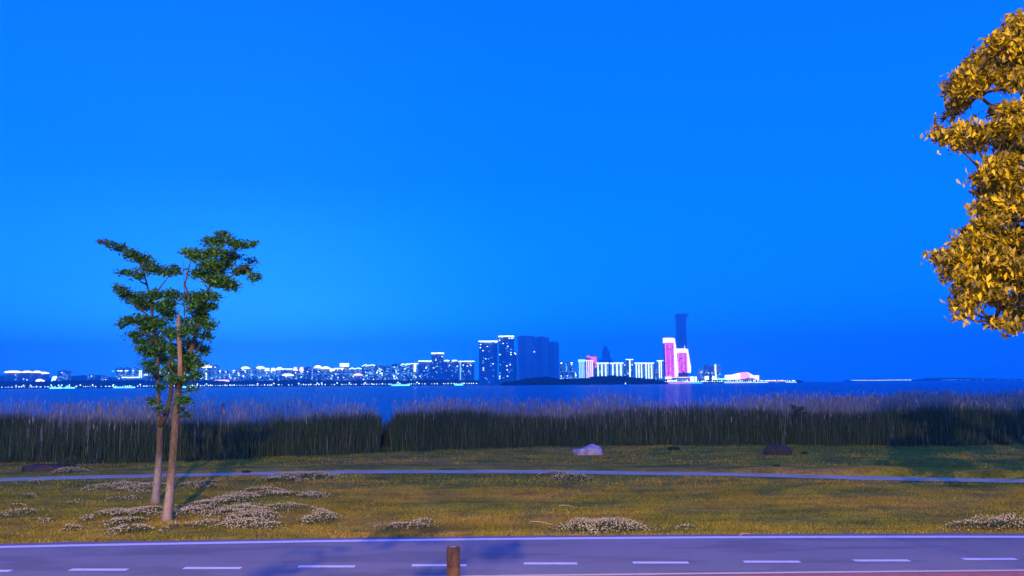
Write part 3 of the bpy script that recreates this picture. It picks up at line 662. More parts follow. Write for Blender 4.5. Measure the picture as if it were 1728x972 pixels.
_wm = {}
def win_mesh(w, h, m):
    key = (round(w, 1), round(h, 1), m.name)
    if key not in _wm:
        o = MB().box(-w/2, w/2, -.25, .25, -h/2, h/2); me = bpy.data.meshes.new('lit_window'); me.from_pydata(o.V, [], o.F); me.materials.append(m); _wm[key] = me
    return _wm[key]
def building(x0, x1, yt, D, label, fm=None, crown=None, cm=None, cth=2.0, nwin=0, strips=(), sm_=None, sw=1.3, stop=0, bays=None, win=None,
             name='apartment_block', cat='building', group=None, winb=.25, seed=None, sbot=643.5, spire=False, side=0):
    rs_ = random.Random(int(x0*13+yt*7)); s = D/FPX
    pc = at((x0+x1)/2, yt, D); base = Vector((pc.x, D, 0)); root = empty(name, base, label, cat, group or 'city buildings across the lake')
    W_ = (x1-x0)*s; Hh = pc.z; dp = max(14, W_*.55)
    nb = bays or max(1, min(5, int(W_/13)))
    mb = MB(); xx = -W_/2; fronts = []
    for i in range(nb):
        bw = W_/nb; fy = rs_.choice((0, 1.6, 3.0)) if nb > 1 else 0; top = Hh-(rs_.choice((0, 0, 1.2)) if nb > 2 else 0)
        mb.box(xx, xx+bw-(.02 if i < nb-1 else 0), fy, dp, -1, top); fronts.append((xx, xx+bw, fy, top)); xx += bw
    # plinth and rooftop plant room
    mb.box(-W_/2-1, W_/2+1, -2, dp+1, -1.2, 5)
    if crown is None and not spire: mb.box(-W_*.2, W_*.15, dp*.3, dp*.7, Hh-1.5, Hh+s*1.2)
    mb.build('walls', fm or f_mid, root)
    cm = cm or m_white; cth *= 1.2
    if crown == 'line': MB().box(-W_/2-.8, W_/2+.8, -1.2, dp+.5, Hh-cth*s, Hh).build('lit_roofline', cm, root)
    elif crown == 'cap':     # hipped lit roof
        MB().prism([(-W_/2-1.2, Hh-cth*s), (W_/2+1.2, Hh-cth*s), (W_/2+.6, Hh-.5*cth*s), (W_*.22, Hh+.35*s), (-W_*.22, Hh+.35*s), (-W_/2-.6, Hh-.5*cth*s)], -1.5, dp*.8).build('lit_roof', cm, root)
    elif crown == 'twin':
        for sgn in (-1, 1):
            cx = sgn*W_*.27; MB().prism([(cx-W_*.2, Hh-cth*s), (cx+W_*.2, Hh-cth*s), (cx+W_*.12, Hh), (cx-W_*.12, Hh)], -1.5, dp*.8).build('lit_roof', cm, root)
    elif crown == 'zigzag':
        pts = [(-W_/2, Hh-2.2*s), (-W_*.36, Hh-1.6*s), (-W_*.25, Hh), (-W_*.14, Hh-1.2*s), (0, Hh-1.8*s), (W_*.14, Hh-1.2*s), (W_*.25, Hh), (W_*.36, Hh-1.3*s), (W_/2, Hh-1.5*s)]
        low = [(x, z-1.25*s) for x, z in reversed(pts)]
        m_ = MB()
        for i in range(len(pts)-1):
            a, b, c, d = pts[i], pts[i+1], (pts[i+1][0], pts[i+1][1]-1.25*s), (pts[i][0], pts[i][1]-1.25*s)
            m_.prism([d, c, b, a], -1.2, 1.5)
        m_.build('lit_roofline', cm, root)
        MB().box(-W_*.45, W_*.45, 1.6, dp*.8, Hh-2.6*s, Hh-1.6*s).build('roof', fm or f_mid, root)
    elif crown == 'box': MB().box(-W_/2-.6, W_/2+.6, -1.5, dp*.5, Hh-cth*s, Hh).build('rooftop_sign', cm, root)
    for j, px in enumerate(strips):
        c = (px-(x0+x1)/2)*s; zb = at(px, sbot, D).z
        MB().box(c-sw*s/2, c+sw*s/2, -1.0, .2+3.0, max(zb, 2), Hh-stop*s).build('light_strip', (sm_ or m_white), root)
    wins = list(win or [])
    for _ in range(nwin): wins.append((rs_.uniform(x0+1.2, x1-1.2), rs_.uniform(yt+3.5, 643), rs_.random() < winb))
    for (px, py, br) in wins:
        c = (px-(x0+x1)/2)*s; nflr = round(at(px, py, D).z/3.1)*3.1+1.6
        if nflr > Hh-3*s*.4: nflr -= 3.1
        fy = next((f[2] for f in fronts if f[0] <= c <= f[1]), 0)
        k_ = 1.5 if br else 1.05
        o = bpy.data.objects.new('lit_window', win_mesh(k_*s*1.15, k_*s*.85, m_winb if br else m_win)); C.objects.link(o)
        o.parent = root; o.location = (c, fy-.3, nflr)
    if spire: MB().tube([(0, dp*.4, Hh-1), (0, dp*.4, Hh+4*s)], [.5*s, .2*s], 6).build('spire', cm, root)
    return root

DL = 3050
B = building
# --- far left group
B(8, 34, 626, DL, 'long low block with a glowing wavy roof, leftmost in the skyline', f_dark, 'cap', m_warm, 2.2, 3, bays=3)
B(39, 52, 626, DL, 'block with a glowing roof, second from the left end', f_dark, 'cap', m_warm, 2.2, 2)
B(56, 68, 626, DL, 'block with a glowing roof, third from the left end', f_dark, 'cap', m_warm, 2.2, 2)
B(70, 80, 628, DL, 'narrow block with a slightly lower glowing roof, fourth from the left end', f_dark, 'cap', m_warm, 2.0, 2)
B(61, 72, 640, DL-150, 'tiny bright pavilion in the dark trees below the glowing roofs', f_dark, 'cap', m_warm, 3.0, name='pavilion', cat='pavilion')
B(97, 115, 625.5, DL+300, 'dim unlit-topped block right of the bright floodlight', f_mid, None, nwin=14, winb=.05)
B(146, 158, 633, DL+500, 'squat dim block with one bright lamp on its roof', f_mid, None, nwin=2, win=[(154.5, 635.5, True), (148, 634.5, False)])
B(170, 181, 634.5, DL+500, 'lowest dim block left of the slim mast', f_mid, None, nwin=4)
B(196, 208, 621, DL, 'block with a bright band under its top, right of the slim mast', f_mid, None, nwin=8, win=[(199+i*1.6, 626.5, True) for i in range(5)])
B(210, 218.5, 620.5, DL, 'narrower block with a bright band under its top, beside its twin', f_mid, None, nwin=6, win=[(211.5+i*1.5, 626.5, True) for i in range(4)])
B(223, 231, 620, DL, 'slim block with small lights down its left edge, left of the white strips', f_pale, None, nwin=4, win=[(224.5, 622+2.4*i, False) for i in range(8)])
B(233, 242, 620.5, DL, 'slim block with two thick white light strips down its front', f_pale, None, nwin=3, strips=(236, 239), sw=1.4, stop=4.5, sbot=637)
B(206, 229, 636, DL-200, 'low podium with a row of white lights below the left blocks', f_mid, 'line', m_white, 1.4, name='podium', bays=2)
B(243, 253, 630.5, DL, 'low block with a lit zigzag roof just left of the lawn trees', f_mid, 'zigzag', m_white)
B(255, 263, 624, DL, 'block partly hidden behind the left trunk', f_pale, None, nwin=5)
B(266, 277, 622, DL, 'block with one white strip seen between the two trunks', f_pale, None, nwin=5, strips=(269.5,), sw=1.6)
B(281, 299, 625, DL, 'block behind the nearer trunk', f_pale, None, nwin=7)
B(302, 320, 622, DL, 'block seen through leaves right of the nearer trunk', f_pale, None, nwin=9, win=[(318, 627, True), (319, 629, True)])
B(324, 351.5, 616, DL, 'broad block with a thick white crown and a dotted light column, right of the tree', f_pale, 'line', m_warm, 3.6, 14, win=[(331.5, 623+2*i, True) for i in range(4)]+[(348.5, 621.5+2.2*i, True) for i in range(10)])
B(353.5, 360, 618, DL+200, 'thin dim tower just right of the thick white crown', f_pale, None, nwin=6)
B(361, 368, 616.5, DL+200, 'tallest thin dim tower right of the thick white crown', f_pale, None, nwin=6)
B(369, 375, 624, DL, 'small block with a single bright top window, left end of the white canopy', f_pale, None, nwin=5, win=[(371.5, 626, True), (371.5, 628, True)])
B(377, 384, 624.5, DL, 'small dim block above the middle of the white canopy', f_pale, None, nwin=7)
B(385, 391, 629, DL-50, 'lowest small block with stacked bright windows above the canopy', f_pale, None, nwin=3, win=[(387.5, 633, True), (387.5, 636, True)])
B(392, 399, 624, DL, 'small block with a bright T of windows above the canopy end', f_pale, None, nwin=4, win=[(393.5, 625.5, True), (396, 625.5, True), (394, 628.5, True)])
B(357, 390, 641.2, DL-300, 'long low glowing white canopy at the foot of the blocks', f_dark, 'cap', m_pinkw, 2.6, name='canopy', cat='canopy', bays=2)
B(400, 406.5, 622, DL+150, 'thin dim block left of the round white crown', f_pale, None, nwin=7)
B(407.5, 420, 619, DL, 'block with a rounded white crown and two bright window pairs', f_pale, 'cap', m_white, 2.6, 4, win=[(414, 626, True), (414.5, 628.5, True), (410.5, 634, True), (411, 636.5, True)])
B(422, 431.5, 621, DL+100, 'dim block with a faint column of lights between two white crowns', f_pale, None, nwin=5, win=[(424, 626+2.4*i, False) for i in range(6)])
B(433, 445, 618.5, DL, 'block with a short flat white crown, left of the ragged one', f_pale, 'cap', m_white, 2.6, 8)
B(446, 465.5, 621, DL, 'wide block with a ragged white crown', f_pale, 'twin', m_white, 4.0, 12)
B(466.5, 477, 620, DL, 'block with a bright stepped crown right of the ragged one', f_pale, 'cap', m_white, 3.4, 6)
B(478, 492, 622, DL+80, 'block with a thin white crown behind the low white roof', f_mid, 'line', m_white, 1.2, 7)
B(477, 493.5, 631, DL-80, 'low front block with a white-green roof', f_mid, 'cap', m_warm, 2.4, 5)
B(494, 513.5, 619.5, DL, 'wide block with a pinkish white double crown', f_mid, 'twin', m_pinkw, 5.0, 12, win=[(508, 627.5, True), (510.5, 627.5, True)])
B(515, 524.5, 619.5, DL, 'dark glassy block with no crown, between two lit crowns', f_dark, None, nwin=4)
B(525, 530, 621, DL+100, 'thin block with a dotted light column beside the dark glassy one', f_mid, None, nwin=1, win=[(527, 624+2.2*i, False) for i in range(7)]+[(526, 639, True)])
B(530.5, 542, 617, DL, 'block with a high white domed crown', f_mid, 'cap', m_warm, 3.4, 6)
B(543, 556, 619, DL, 'block with a long low white crown right of the domed one', f_mid, 'cap', m_warm, 2.8, 7)
B(557, 564, 622.5, DL, 'slim block with a small white crown, in the dip before the boxed crown', f_mid, 'cap', m_warm, 2.6, 6)
B(565, 578, 621, DL, 'block with an open boxed white crown', f_mid, 'line', m_warm, 1.2, 7, win=[(566, 624, True), (577, 623, True), (577, 625.5, True), (570, 625, True)])
B(574, 588, 613, DL+60, 'block with the big flat white sign on its roof', f_mid, 'box', m_white, 4.6, 7)
B(589, 610, 620, DL+40, 'wide block with a thin dotted crown right of the big rooftop sign', f_pale, 'zigzag', m_white, nwin=10)
B(597, 610.5, 630.5, DL-90, 'low front block with a bright pinkish roof', f_dark, 'cap', m_pinkw, 2.6, 4, win=[(599+i*2, 633.5, False) for i in range(5)])
B(611, 633, 614.5, DL, 'block with a white zigzag roofline and many lit windows', f_mid, 'zigzag', m_white, nwin=34, winb=.15)
B(634, 647, 617, DL, 'flat-topped block full of lit windows with an aerial', f_mid, None, nwin=24, winb=.3, win=[(641, 613.5, False)])
B(648, 658.5, 617.5, DL+40, 'dimmer flat-topped block right of the aerial', f_mid, None, nwin=12, winb=.1)
B(660.5, 674, 615, DL, 'flat-topped block thickly dotted with lights, left of the second zigzag roof', f_mid, None, nwin=30, winb=.25)
B(676, 691.5, 613, DL-50, 'block with the second white zigzag roofline', f_mid, 'zigzag', m_white, nwin=24, winb=.1)
B(692, 705, 613, DL-50, 'block with a thick white light bar down its upper front', f_mid, 'line', m_white, 1.0, 14, strips=(700,), sw=3.0, stop=0, sbot=627)
B(706, 728, 608.5, 2850, 'wide dark block with a white roofline, left of the stepped-up tower', f_dark, 'line', m_white, 1.2, 12, winb=.25, win=[(719.5, 620, True), (719, 622.5, True)])
B(728.2, 748, 595, 2850, 'dark tower with a white roofline rising above its two lower wings', f_dark, 'line', m_white, 1.8, 16, winb=.2)
B(748.2, 773, 607.5, 2850, 'wide dark block with a broken white roofline, right of the stepped-up tower', f_dark, 'twin', m_white, 1.6, 14, winb=.15)
B(774.5, 799.5, 609, 2850, 'dark block with a faint light column on its left edge, right end of the terrace', f_dark, 'line', m_white, 1.2, 16, winb=.15, strips=(777,), sm_=m_soft, sw=.8)
# --- towers
B(808, 839, 575, 2450, 'tall dark tower with a bright roofline, the left and lower of the pair', f_dark, 'line', m_white, 1.6, 6, winb=.3,
  win=[(811, 582.5, True), (810.5, 587.5, True), (815, 593, True), (819.5, 606.5, True), (816, 605.5, False), (824.5, 605.5, False), (832, 615, True), (828, 619, False), (815.5, 622, True), (815.5, 625.5, True), (815, 614, False), (837, 579, True), (835, 579, False)]+[(813+3*i, 579, False) for i in range(6)])
B(841.5, 867, 566.5, 2450, 'tall dark tower with a bright roofline, the right and higher of the pair', f_dark, 'line', m_white, 1.5, 6, winb=.3,
  win=[(843, 575, True), (849, 580, True), (855.5, 580, False), (857, 586, True), (862, 591, False), (862, 596, True), (862, 600, True), (843.5, 599, True), (850, 611, False), (855, 618, True), (856, 635, True), (841.5+2, 631, False), (843, 636, True), (843, 639, True), (842.5+5, 570.5, False), (859, 571.5, True), (863, 571.5, True), (865.5, 572, True)])
B(867.3, 872.5, 593, 2500, 'narrow dark lift core against the right side of the higher tower', f_dark, None, win=[(868.5, 595.5, True), (870, 598.5, True)])
B(873.5, 901.5, 567, 2650, 'tall unlit slab, leftmost of the three blank ones', f_blank, None, bays=3, group='three unlit slabs', win=[(901, 594, True)])
B(902, 926.5, 568.5, 2650, 'tall unlit slab, middle of the three blank ones', f_blank, None, bays=3, group='three unlit slabs')
B(927, 943, 577, 2650, 'unlit slab, lowest and rightmost of the three blank ones', f_blank, None, bays=2, group='three unlit slabs')
B(944.5, 951.5, 611, 2900, 'slim block with a large round light on top, left of the pair', f_mid, None, nwin=6, win=[(947.5, 612.8, True), (946.6, 613.5, True), (948.2, 613.6, True)])
B(953, 958.5, 612.5, 2900, 'slim dim block with a line of lights, between the two round lights', f_mid, None, nwin=3, win=[(955.5, 613+2.8*i, False) for i in range(6)])
B(960, 967.5, 611, 2900, 'slim block with a large round light on top, right of the pair', f_mid, None, nwin=7, win=[(964.5, 612.8, True), (963.6, 613.8, True), (965.5, 613.6, True), (964.7, 616, True)])
B(968.5, 974, 626, 2850, 'lowest dim block left of the cyan striped building', f_mid, None, nwin=2, win=[(971, 631, True), (971.5, 633, True), (972, 635, True), (957, 640, True)])
B(976, 987, 606.5, 2900, 'building with slanting cyan and white stripes', f_pale, 'box', m_soft, 3.2, strips=(977.5, 980, 982.5, 985), sm_=m_soft, sw=1.2, sbot=639, name='striped_building')
B(990, 1006.5, 600, 3100, 'block glowing pink behind the white striped building', f_dark, None, name='office_block', bays=2)
r_ = bpy.data.objects[-1] if False else None
B(988, 1001, 607.5, 2850, 'white striped building in front of the pink block', f_mid, 'line', m_pinkw, 1.0, strips=(990, 993.4, 996.8, 999.8), sm_=m_pinkw, sw=1.1, sbot=639, name='striped_building')
B(1008, 1027, 612, 2850, 'block with three white light columns, left of its near twin', f_pale, 'line', m_white, 1.1, 2, strips=(1009, 1015.5, 1022), sw=1.2, sbot=637)
B(1031, 1051.5, 612, 2850, 'block with three white light columns, right of its near twin', f_pale, 'line', m_white, 1.1, 2, strips=(1034, 1041, 1047.5), sw=1.2, sbot=637)
B(1052.5, 1056, 613.5, 2900, 'thin dark block with one bright top light, left of the T tower', f_dark, None, nwin=3, win=[(1054, 615, True)])
B(1057, 1068, 606, 2850, 'block with a white T of light on its front', f_mid, 'line', m_white, 1.0, 4, strips=(1062.5,), sw=2.0, sbot=639)
B(1072, 1087.5, 612, 2850, 'block with three white columns right of the T, left half of the terrace', f_mid, 'line', m_white, 1.0, 2, strips=(1073.5, 1078, 1082.5), sw=1.0, sbot=639)
B(1087.8, 1103.5, 612, 2850, 'block with three white columns right of the T, right half of the terrace', f_mid, 'line', m_white, 1.0, 2, strips=(1090, 1094.5, 1099.5), sw=1.0, sbot=639)
B(1109.5, 1119, 608, 2850, 'slim block with two white columns left of the tall pink tower', f_mid, 'line', m_white, 1.0, 2, strips=(1112.3, 1115.5), sw=1.3, sbot=638)
B(1104.5, 1108.5, 616, 2900, 'thin dark block with small lights before the two-column block', f_dark, None, nwin=6)
# pink block's lit upper faces
pk = [o for o in C.objects if o.get('label', '').startswith('block glowing pink')][0]
s = 3100/FPX; Hh = at(998, 600, 3100).z
for (a0, a1, t0, t1) in ((990, 996, 600, 603.5), (1000, 1006.5, 602, 612), (1004, 1006.5, 612, 621), (996, 1000, 601.5, 606)):
    MB().box((a0-998.25)*s, (a1-998.25)*s, -1.5, 3.5, at(998, t1, 3100).z, at(998, t0, 3100).z).build('glowing_panel', m_red, pk)
# stepped grey tower far away in haze
r = B(1016.5, 1029.5, 592, 5200, 'very faint grey stepped tower fading into the haze', f_blank, None, name='skyscraper', bays=1)
sD = 5200/FPX; hz = at(1023, 592, 5200).z
mb = MB().box(-5*sD, 4*sD, 6, 40, hz+.5, at(1023, 587, 5200).z).box(-3*sD, 2*sD, 12, 30, at(1023, 587, 5200).z+.2, at(1023, 583, 5200).z)
mb.box(-11*sD, 11*sD, 10, 60, 5.5, at(1023, 606, 5200).z); mb.build('upper_storeys', f_blank, r)

# supertall under construction
Ds = 3900; sS = Ds/FPX
pc = at(1151, 528, Ds); root = empty('skyscraper', (pc.x, Ds, 0), 'tallest dark unlit skyscraper with a flared unfinished top behind the pink towers', 'skyscraper', 'city buildings across the lake')
m_ = MB(); m_.box(-8.5*sS, 6.5*sS, 0, 45, -1, at(1151, 533, Ds).z); m_.box(-6*sS, 4*sS, -1.5, 0, -1, at(1151, 536, Ds).z)
m_.build('walls', f_blank, root)
zt_ = at(1151, 532.8, Ds).z
MB().box(-9*sS, 11*sS, -2, 47, zt_, at(1151, 529, Ds).z).build('top_platform', f_blank, root)
MB().prism([(6.6*sS, zt_-5*sS), (10.5*sS, zt_-.4*sS), (9.6*sS, zt_-.2*sS), (6.6*sS, zt_-3.6*sS)], 14, 30).build('bracket', f_blank, root)
MB().tube([(-6*sS, 20, pc.z-4*sS), (-6*sS, 20, pc.z+2.6*sS)], [1.5, 1], 6).build('crane_mast', f_blank, root)

# pink towers
def pink_tower(x0, x1, yt, ycap, ybot, D, label, nst, curve, podium=None, spire=None):
    s = D/FPX; xc = (x0+x1)/2; pc = at(xc, yt, D); root = empty('pink_tower', (pc.x, D, 0), label, 'tower', 'two pink lit towers')
    X = lambda px: (px-xc)*s
    Z = lambda py: at(xc, py, D).z
    MB().box(X(x0+1), X(x1-3.2), 0, 34, -1, Z(ycap)-.3).build('walls', f_pink, root)
    MB().box(X(x0), X(x1-3.5), -2, 30, Z(ycap), Z(yt)).build('lit_crown', m_pinkw, root)
    rail = [(X(x1-3.3), Z(yt+.8)), (X(x1-1.2), Z(yt+1.0)), (X(x1-.3), Z(yt+8)), (X(x1+curve*.5), Z(yt+22)), (X(x1+curve), Z(ybot-10)), (X(x1+curve*.8), Z(ybot)),
            (X(x1+curve*.8-3.6), Z(ybot)), (X(x1+curve-4.3), Z(ybot-12)), (X(x1+curve*.5-4.2), Z(yt+24)), (X(x1-3.3), Z(ycap))]
    MB().prism(rail, -3, 26).build('lit_flank', m_pinkw, root)
    rs_ = random.Random(int(x0)); w0, w1 = x0+1.4, x1-4.5
    for i in range(nst):
        px = w0+(w1-w0)*i/(nst-1); mb = MB(); y = ycap+.8
        while y < ybot-2:
            ln = rs_.uniform(4, 15); mb.box(X(px)-.85*s, X(px)+.85*s, -1.2, .6, Z(min(y+ln, ybot)), Z(y)); y += ln+rs_.uniform(.4, 1.6)
        mb.build('light_strip', m_pinkf if i % 3 else emat('light_rose', (1.0, .14, .60), 2.4), root)
    if podium: MB().box(X(podium[0]), X(podium[1]), -8, 10, Z(podium[3]), Z(podium[2])).build('lit_entrance', m_pinkw, root)
    if spire:
        MB().tube([(X(spire[0]), 10, Z(yt)), (X(spire[0]), 10, Z(spire[1]))], [.9*s, .5*s], 8).build('beacon', m_soft, root)
    return root
pink_tower(1121, 1139.5, 570, 578.5, 635.5, 2900, 'taller pink-lit tower, left of the pair, with a broad white crown and flank', 6, 3.0, (1121, 1130.5, 635.5, 639.8))
pink_tower(1143, 1161.8, 588, 595.5, 629, 2980, 'shorter pink-lit tower, right of the pair, with a small beacon on top', 6, 3.0, None, (1156.2, 583))
B(1137, 1166, 636, 2850, 'low podium with a white roofline under the pink towers', f_dark, 'line', m_pinkw, 1.0, 6, winb=.4, name='podium', bays=3)
B(1128, 1140, 641.5, 2750, 'tiny lit kiosk on the shore left of the podium', f_dark, 'line', m_white, .9, 0, name='kiosk', win=[(1141.5, 641, True)])
B(1180, 1187, 623, 3000, 'dim low block with one small lamp, right of the pink towers', f_mid, None, nwin=3, win=[(1183, 630, True)])
B(1189, 1198, 616, 3150, 'faint dark block with its top lights off, left of the white light column', f_dark, None, nwin=4)
B(1199, 1203.5, 618, 3150, 'faint thin block touching the white light column building', f_dark, None, nwin=3)
r = B(1204.5, 1216, 615, 3000, 'block with one thick white light column and a curved right edge', f_mid, None, nwin=14, winb=.05, strips=(1207,), sw=2.2, sbot=636)
for nm, lab, a0, a1, t0 in (('light_cube', 'bright white cube at the foot of the shorter pink tower', 1166, 1171, 635.5), ('light_cube', 'bright cyan-white cube just right of the white cube', 1173, 1176, 635.5),
                        ('light_cube', 'bright white cube standing between the pink towers and the white column', 1190.5, 1196, 634.5), ('light_cube', 'bright white cube at the foot of the white light column', 1203.5, 1209, 635.5)):
    D = 2800; s = D/FPX; c = at((a0+a1)/2, t0, D); root = empty(nm, (c.x, D, 0), lab, 'light cube', 'lit cubes on the shore'); hw = (a1-a0)/2*s
    MB().box(-hw, hw, 0, hw*2, 2.4*s, c.z).build('lit_box', m_white, root); MB().box(-hw*.8, hw*.8, 1, hw*1.8, -1, 2.38*s).build('base', f_dark, root)
B(1208.5, 1231, 638.3, 2850, 'long low hall with a bright cyan roofline, left of the exhibition hall', f_dark, 'line', m_cyan, 1.7, 6, winb=.2, name='low_hall', bays=4)
# exhibition hall
D = 2800; s = D/FPX; xc = 1256; root = empty('exhibition_hall', (at(xc, 640, D).x, D, 0), 'exhibition hall with a peaked pink and white glowing roof', 'hall', 'city buildings across the lake')
X = lambda px: (px-xc)*s
Z = lambda py: at(xc, py, D).z
MB().box(X(1233), X(1279), 6, 70, -1, Z(637.5)).build('walls', f_dark, root)
MB().prism([(X(1231), Z(640)), (X(1249), Z(640)), (X(1249), Z(630.3)), (X(1240), Z(633)), (X(1231.3), Z(632.6))], 0, 60).build('lit_wing', m_warm, root)
MB().prism([(X(1249.2), Z(640)), (X(1258), Z(639)), (X(1266), Z(636)), (X(1266), Z(630)), (X(1261), Z(628)), (X(1256), Z(628.5)), (X(1249.2), Z(630.2))], .5, 58).build('pink_roof', emat('light_roof_pink', (1, .38, .62), 2.0), root)
MB().prism([(X(1261), Z(628.3)), (X(1262.5), Z(628.2)), (X(1273), Z(634.2)), (X(1281), Z(633.2)), (X(1280.6), Z(642)), (X(1277.5), Z(642)), (X(1271), Z(636))], -.6, 55).build('roof_edge', m_pinkw, root)
for px in (1266, 1272): MB().box(X(px)-.4*s, X(px)+.4*s, -2, -1, -1, Z(635)).build('column', m_soft, root)

# mast, floodlight
def mast(px, ytop, D, label):
    c = at(px, ytop, D); root = empty('mast', (c.x, D, 0), label, 'mast')
    MB().tube([(0, 0, -1), (0, 0, c.z)], [2.0, 1.0], 6).build('pole', mat('mast_paint', (.6, .6, .6)), root)
    MB().box(-2.6, 2.6, -2.6, 2.6, at(px, 627.2, D).z, at(px, 625.6, D).z).build('beacon', m_green, root)
    MB().box(-1.6, 1.6, -3, -1, at(px, 649, D-10).z, at(px, 647.8, D).z).build('foot_lamp', m_white, root)
mast(191, 621, 2900, 'slim communication mast with a small green beacon, far left')
D = 2900; c = at(90, 640, D); root = empty('floodlight', (c.x, D, 0), 'very bright white floodlight glare right of the glowing roofs', 'floodlight')
MB().tube([(0, 0, 0), (0, 0, c.z)], [1, .8], 6).build('pole', f_dark, root)
MB().prism([(-6, c.z-8), (3, c.z-9), (7, c.z-2), (12, c.z+10), (2, c.z+11), (-3, c.z+5)], -3, 3).build('lamp_head', m_white, root)

# shore land, canopies, promenade
def land(name, pts, D0, D1, h, m=None):
    xs_ = [at(px, 640, D0).x for px in pts]; V = []
    for y, z in ((D0, WZ-.6), (D0+3, h), (D1, h), (D1+5, -3)): V += [(x*(y/D0 if y > D0+5 else 1), y, z) for x in xs_]
    n = len(xs_); F = [(j*n+i, j*n+i+1, (j+1)*n+i+1, (j+1)*n+i) for j in range(3) for i in range(n-1)]
    return tag(mesh(name, V, F, m or m_mud), kind='structure')
land('far_shore', list(range(-400, 876, 60))+[876], 2660, 3900, .9)
land('far_shore', list(range(1112, 1346, 40))+[1346], 2640, 4400, .9)
land('island', list(range(846, 1125, 30))+[1124], 1800, 1960, .5)
land('far_shore', [1436, 1500, 1550, 1650, 1760, 2100], 5200, 5600, 1.0)
ico = bmesh.new(); bmesh.ops.create_icosphere(ico, subdivisions=2, radius=1); icV = np.array([v.co[:] for v in ico.verts]); icF = np.array([[v.index for v in f.verts] for f in ico.faces]); ico.free()
def canopy(name, label, X0, X1, y0, y1, hfun, n, rx, cat='trees', sink=.35):
    """crowns of a distant wood seen as one mass"""
    Vs, Fs = [], []; nn = 0
    for i in range(n):
        x = rng.uniform(X0, X1); y = rng.uniform(y0, y1); top = hfun(x, y)*rng.uniform(.72, 1.04)
        if top < 1: continue
        r_ = rx*rng.uniform(.7, 1.4); v = icV*(1+.22*rng.normal(size=(len(icV), 1))); hh_ = min(top*.62, r_*1.1)
        v = v*np.array([r_, r_, hh_])+np.array([x, y, top-hh_]); Vs.append(v); Fs.append(icF+nn); nn += len(v)
    V = np.concatenate(Vs); V[:, 2] = np.maximum(V[:, 2], .3)
    tag(mesh(name, V, np.concatenate(Fs), m_wood), label, cat, kind='stuff')
def px_of(x, y): return 864+FPX*x/y
def prof(pts, D):
    def f(x, y):
        px = px_of(x, y); return max(0.0, float(np.interp(px, [p[0] for p in pts], [at(p[0], p[1], D).z for p in pts])))
    return f
isl = prof([(846, 652), (852, 645), (875, 642.5), (900, 638), (925, 637), (942, 639.5), (962, 640.5), (985, 639), (1000, 636.5), (1030, 635), (1055, 636.5), (1075, 638.5), (1100, 641), (1116, 643.5), (1124, 652)], 1840)
canopy('island_woods', 'dark wooded hump of the island in front of the white striped blocks', at(846, 640, 1880).x, at(1124, 640, 1880).x, 1812, 1940, isl, 1500, 7)
def wood_h(px0, px1, ytop, D): return lambda x, y: max(1.5, at(px_of(x, y), ytop+.9*noise.noise(Vector((x*.012, 3, 0)))*2, D).z)
canopy('shore_woods', 'dark band of trees along the far left shore behind the promenade lamps', at(-120, 640, 2760).x, at(880, 640, 2760).x, 2700, 2800,
       lambda x, y: max(2, at(px_of(x, y), np.interp(px_of(x, y), [0, 60, 130, 200, 330, 880], [644, 645, 642.5, 642.5, 642.8, 641.8])+1.1*noise.noise(Vector((x*.01, 3, 0))), 2740).z), 3600, 8)
canopy('shore_woods', 'thin dark tree band on the shore under the exhibition hall', at(1175, 640, 2740).x, at(1345, 640, 2740).x, 2690, 2760, lambda x, y: at(px_of(x, y), 641.5, 2700).z, 500, 6)
canopy('shore_woods', 'faint tree band on the distant right shore', at(1436, 640, 5300).x, at(1780, 640, 5300).x, 5210, 5400,
       lambda x, y: at(px_of(x, y), np.interp(px_of(x, y), [1436, 1470, 1530, 1560, 1600, 1780], [641, 639.5, 641.5, 638.5, 638.0, 640.5]), 5300).z, 900, 16)
# hills behind the left end
hp = [(-300, 640), (-100, 634), (0, 633.5), (20, 634), (45, 638), (80, 638), (100, 636.5), (125, 634), (150, 632.8), (170, 633), (185, 636), (230, 640), (330, 643)]
xs_ = [at(p[0], p[1], 5600).x for p in hp]; z_ = [at(p[0], p[1], 5600).z for p in hp]; n = len(hp)
V = [(x, 5200, -3) for x in xs_]+[(x, 5450, z*.7) for x, z in zip(xs_, z_)]+[(x, 5600, z) for x, z in zip(xs_, z_)]+[(x, 6200, -3) for x in xs_]
tag(mesh('hills', V, [(j*n+i, j*n+i+1, (j+1)*n+i+1, (j+1)*n+i) for j in range(3) for i in range(n-1)], m_wood, smooth=True), kind='structure')

# promenade lamps: one mesh, many copies
def lamp_mesh(nm, hgt, r, m):
    mb = MB().tube([(0, 0, -1), (0, 0, hgt)], [.35, .25], 6); nf = len(mb.F)
    Vb = [(v[0]*r, v[1]*r, v[2]*r+hgt+r*.8) for v in icV]; mb.add(Vb, [tuple(f) for f in icF])
    me = bpy.data.meshes.new(nm); me.from_pydata(mb.V, [], mb.F); me.materials.append(m_pole); me.materials.append(m)
    for i, p in enumerate(me.polygons): p.material_index = 0 if i < nf else 1
    return me
lm = [lamp_mesh('promenade_lamp', 3.2, 1.7, m_white), lamp_mesh('promenade_lamp', 3.8, 2.1, m_white), lamp_mesh('promenade_lamp', 7.8, 2.1, m_white), lamp_mesh('promenade_lamp', 3.2, 1.6, m_soft)]
rl = random.Random(11)
def lamp(px, D, me, label, group):
    o = bpy.data.objects.new('promenade_lamp', me); C.objects.link(o); o.location = (at(px, 645, D).x, D+rl.uniform(-4, 4), .8)
    tag(o, label, 'lamp', group)
px = -6
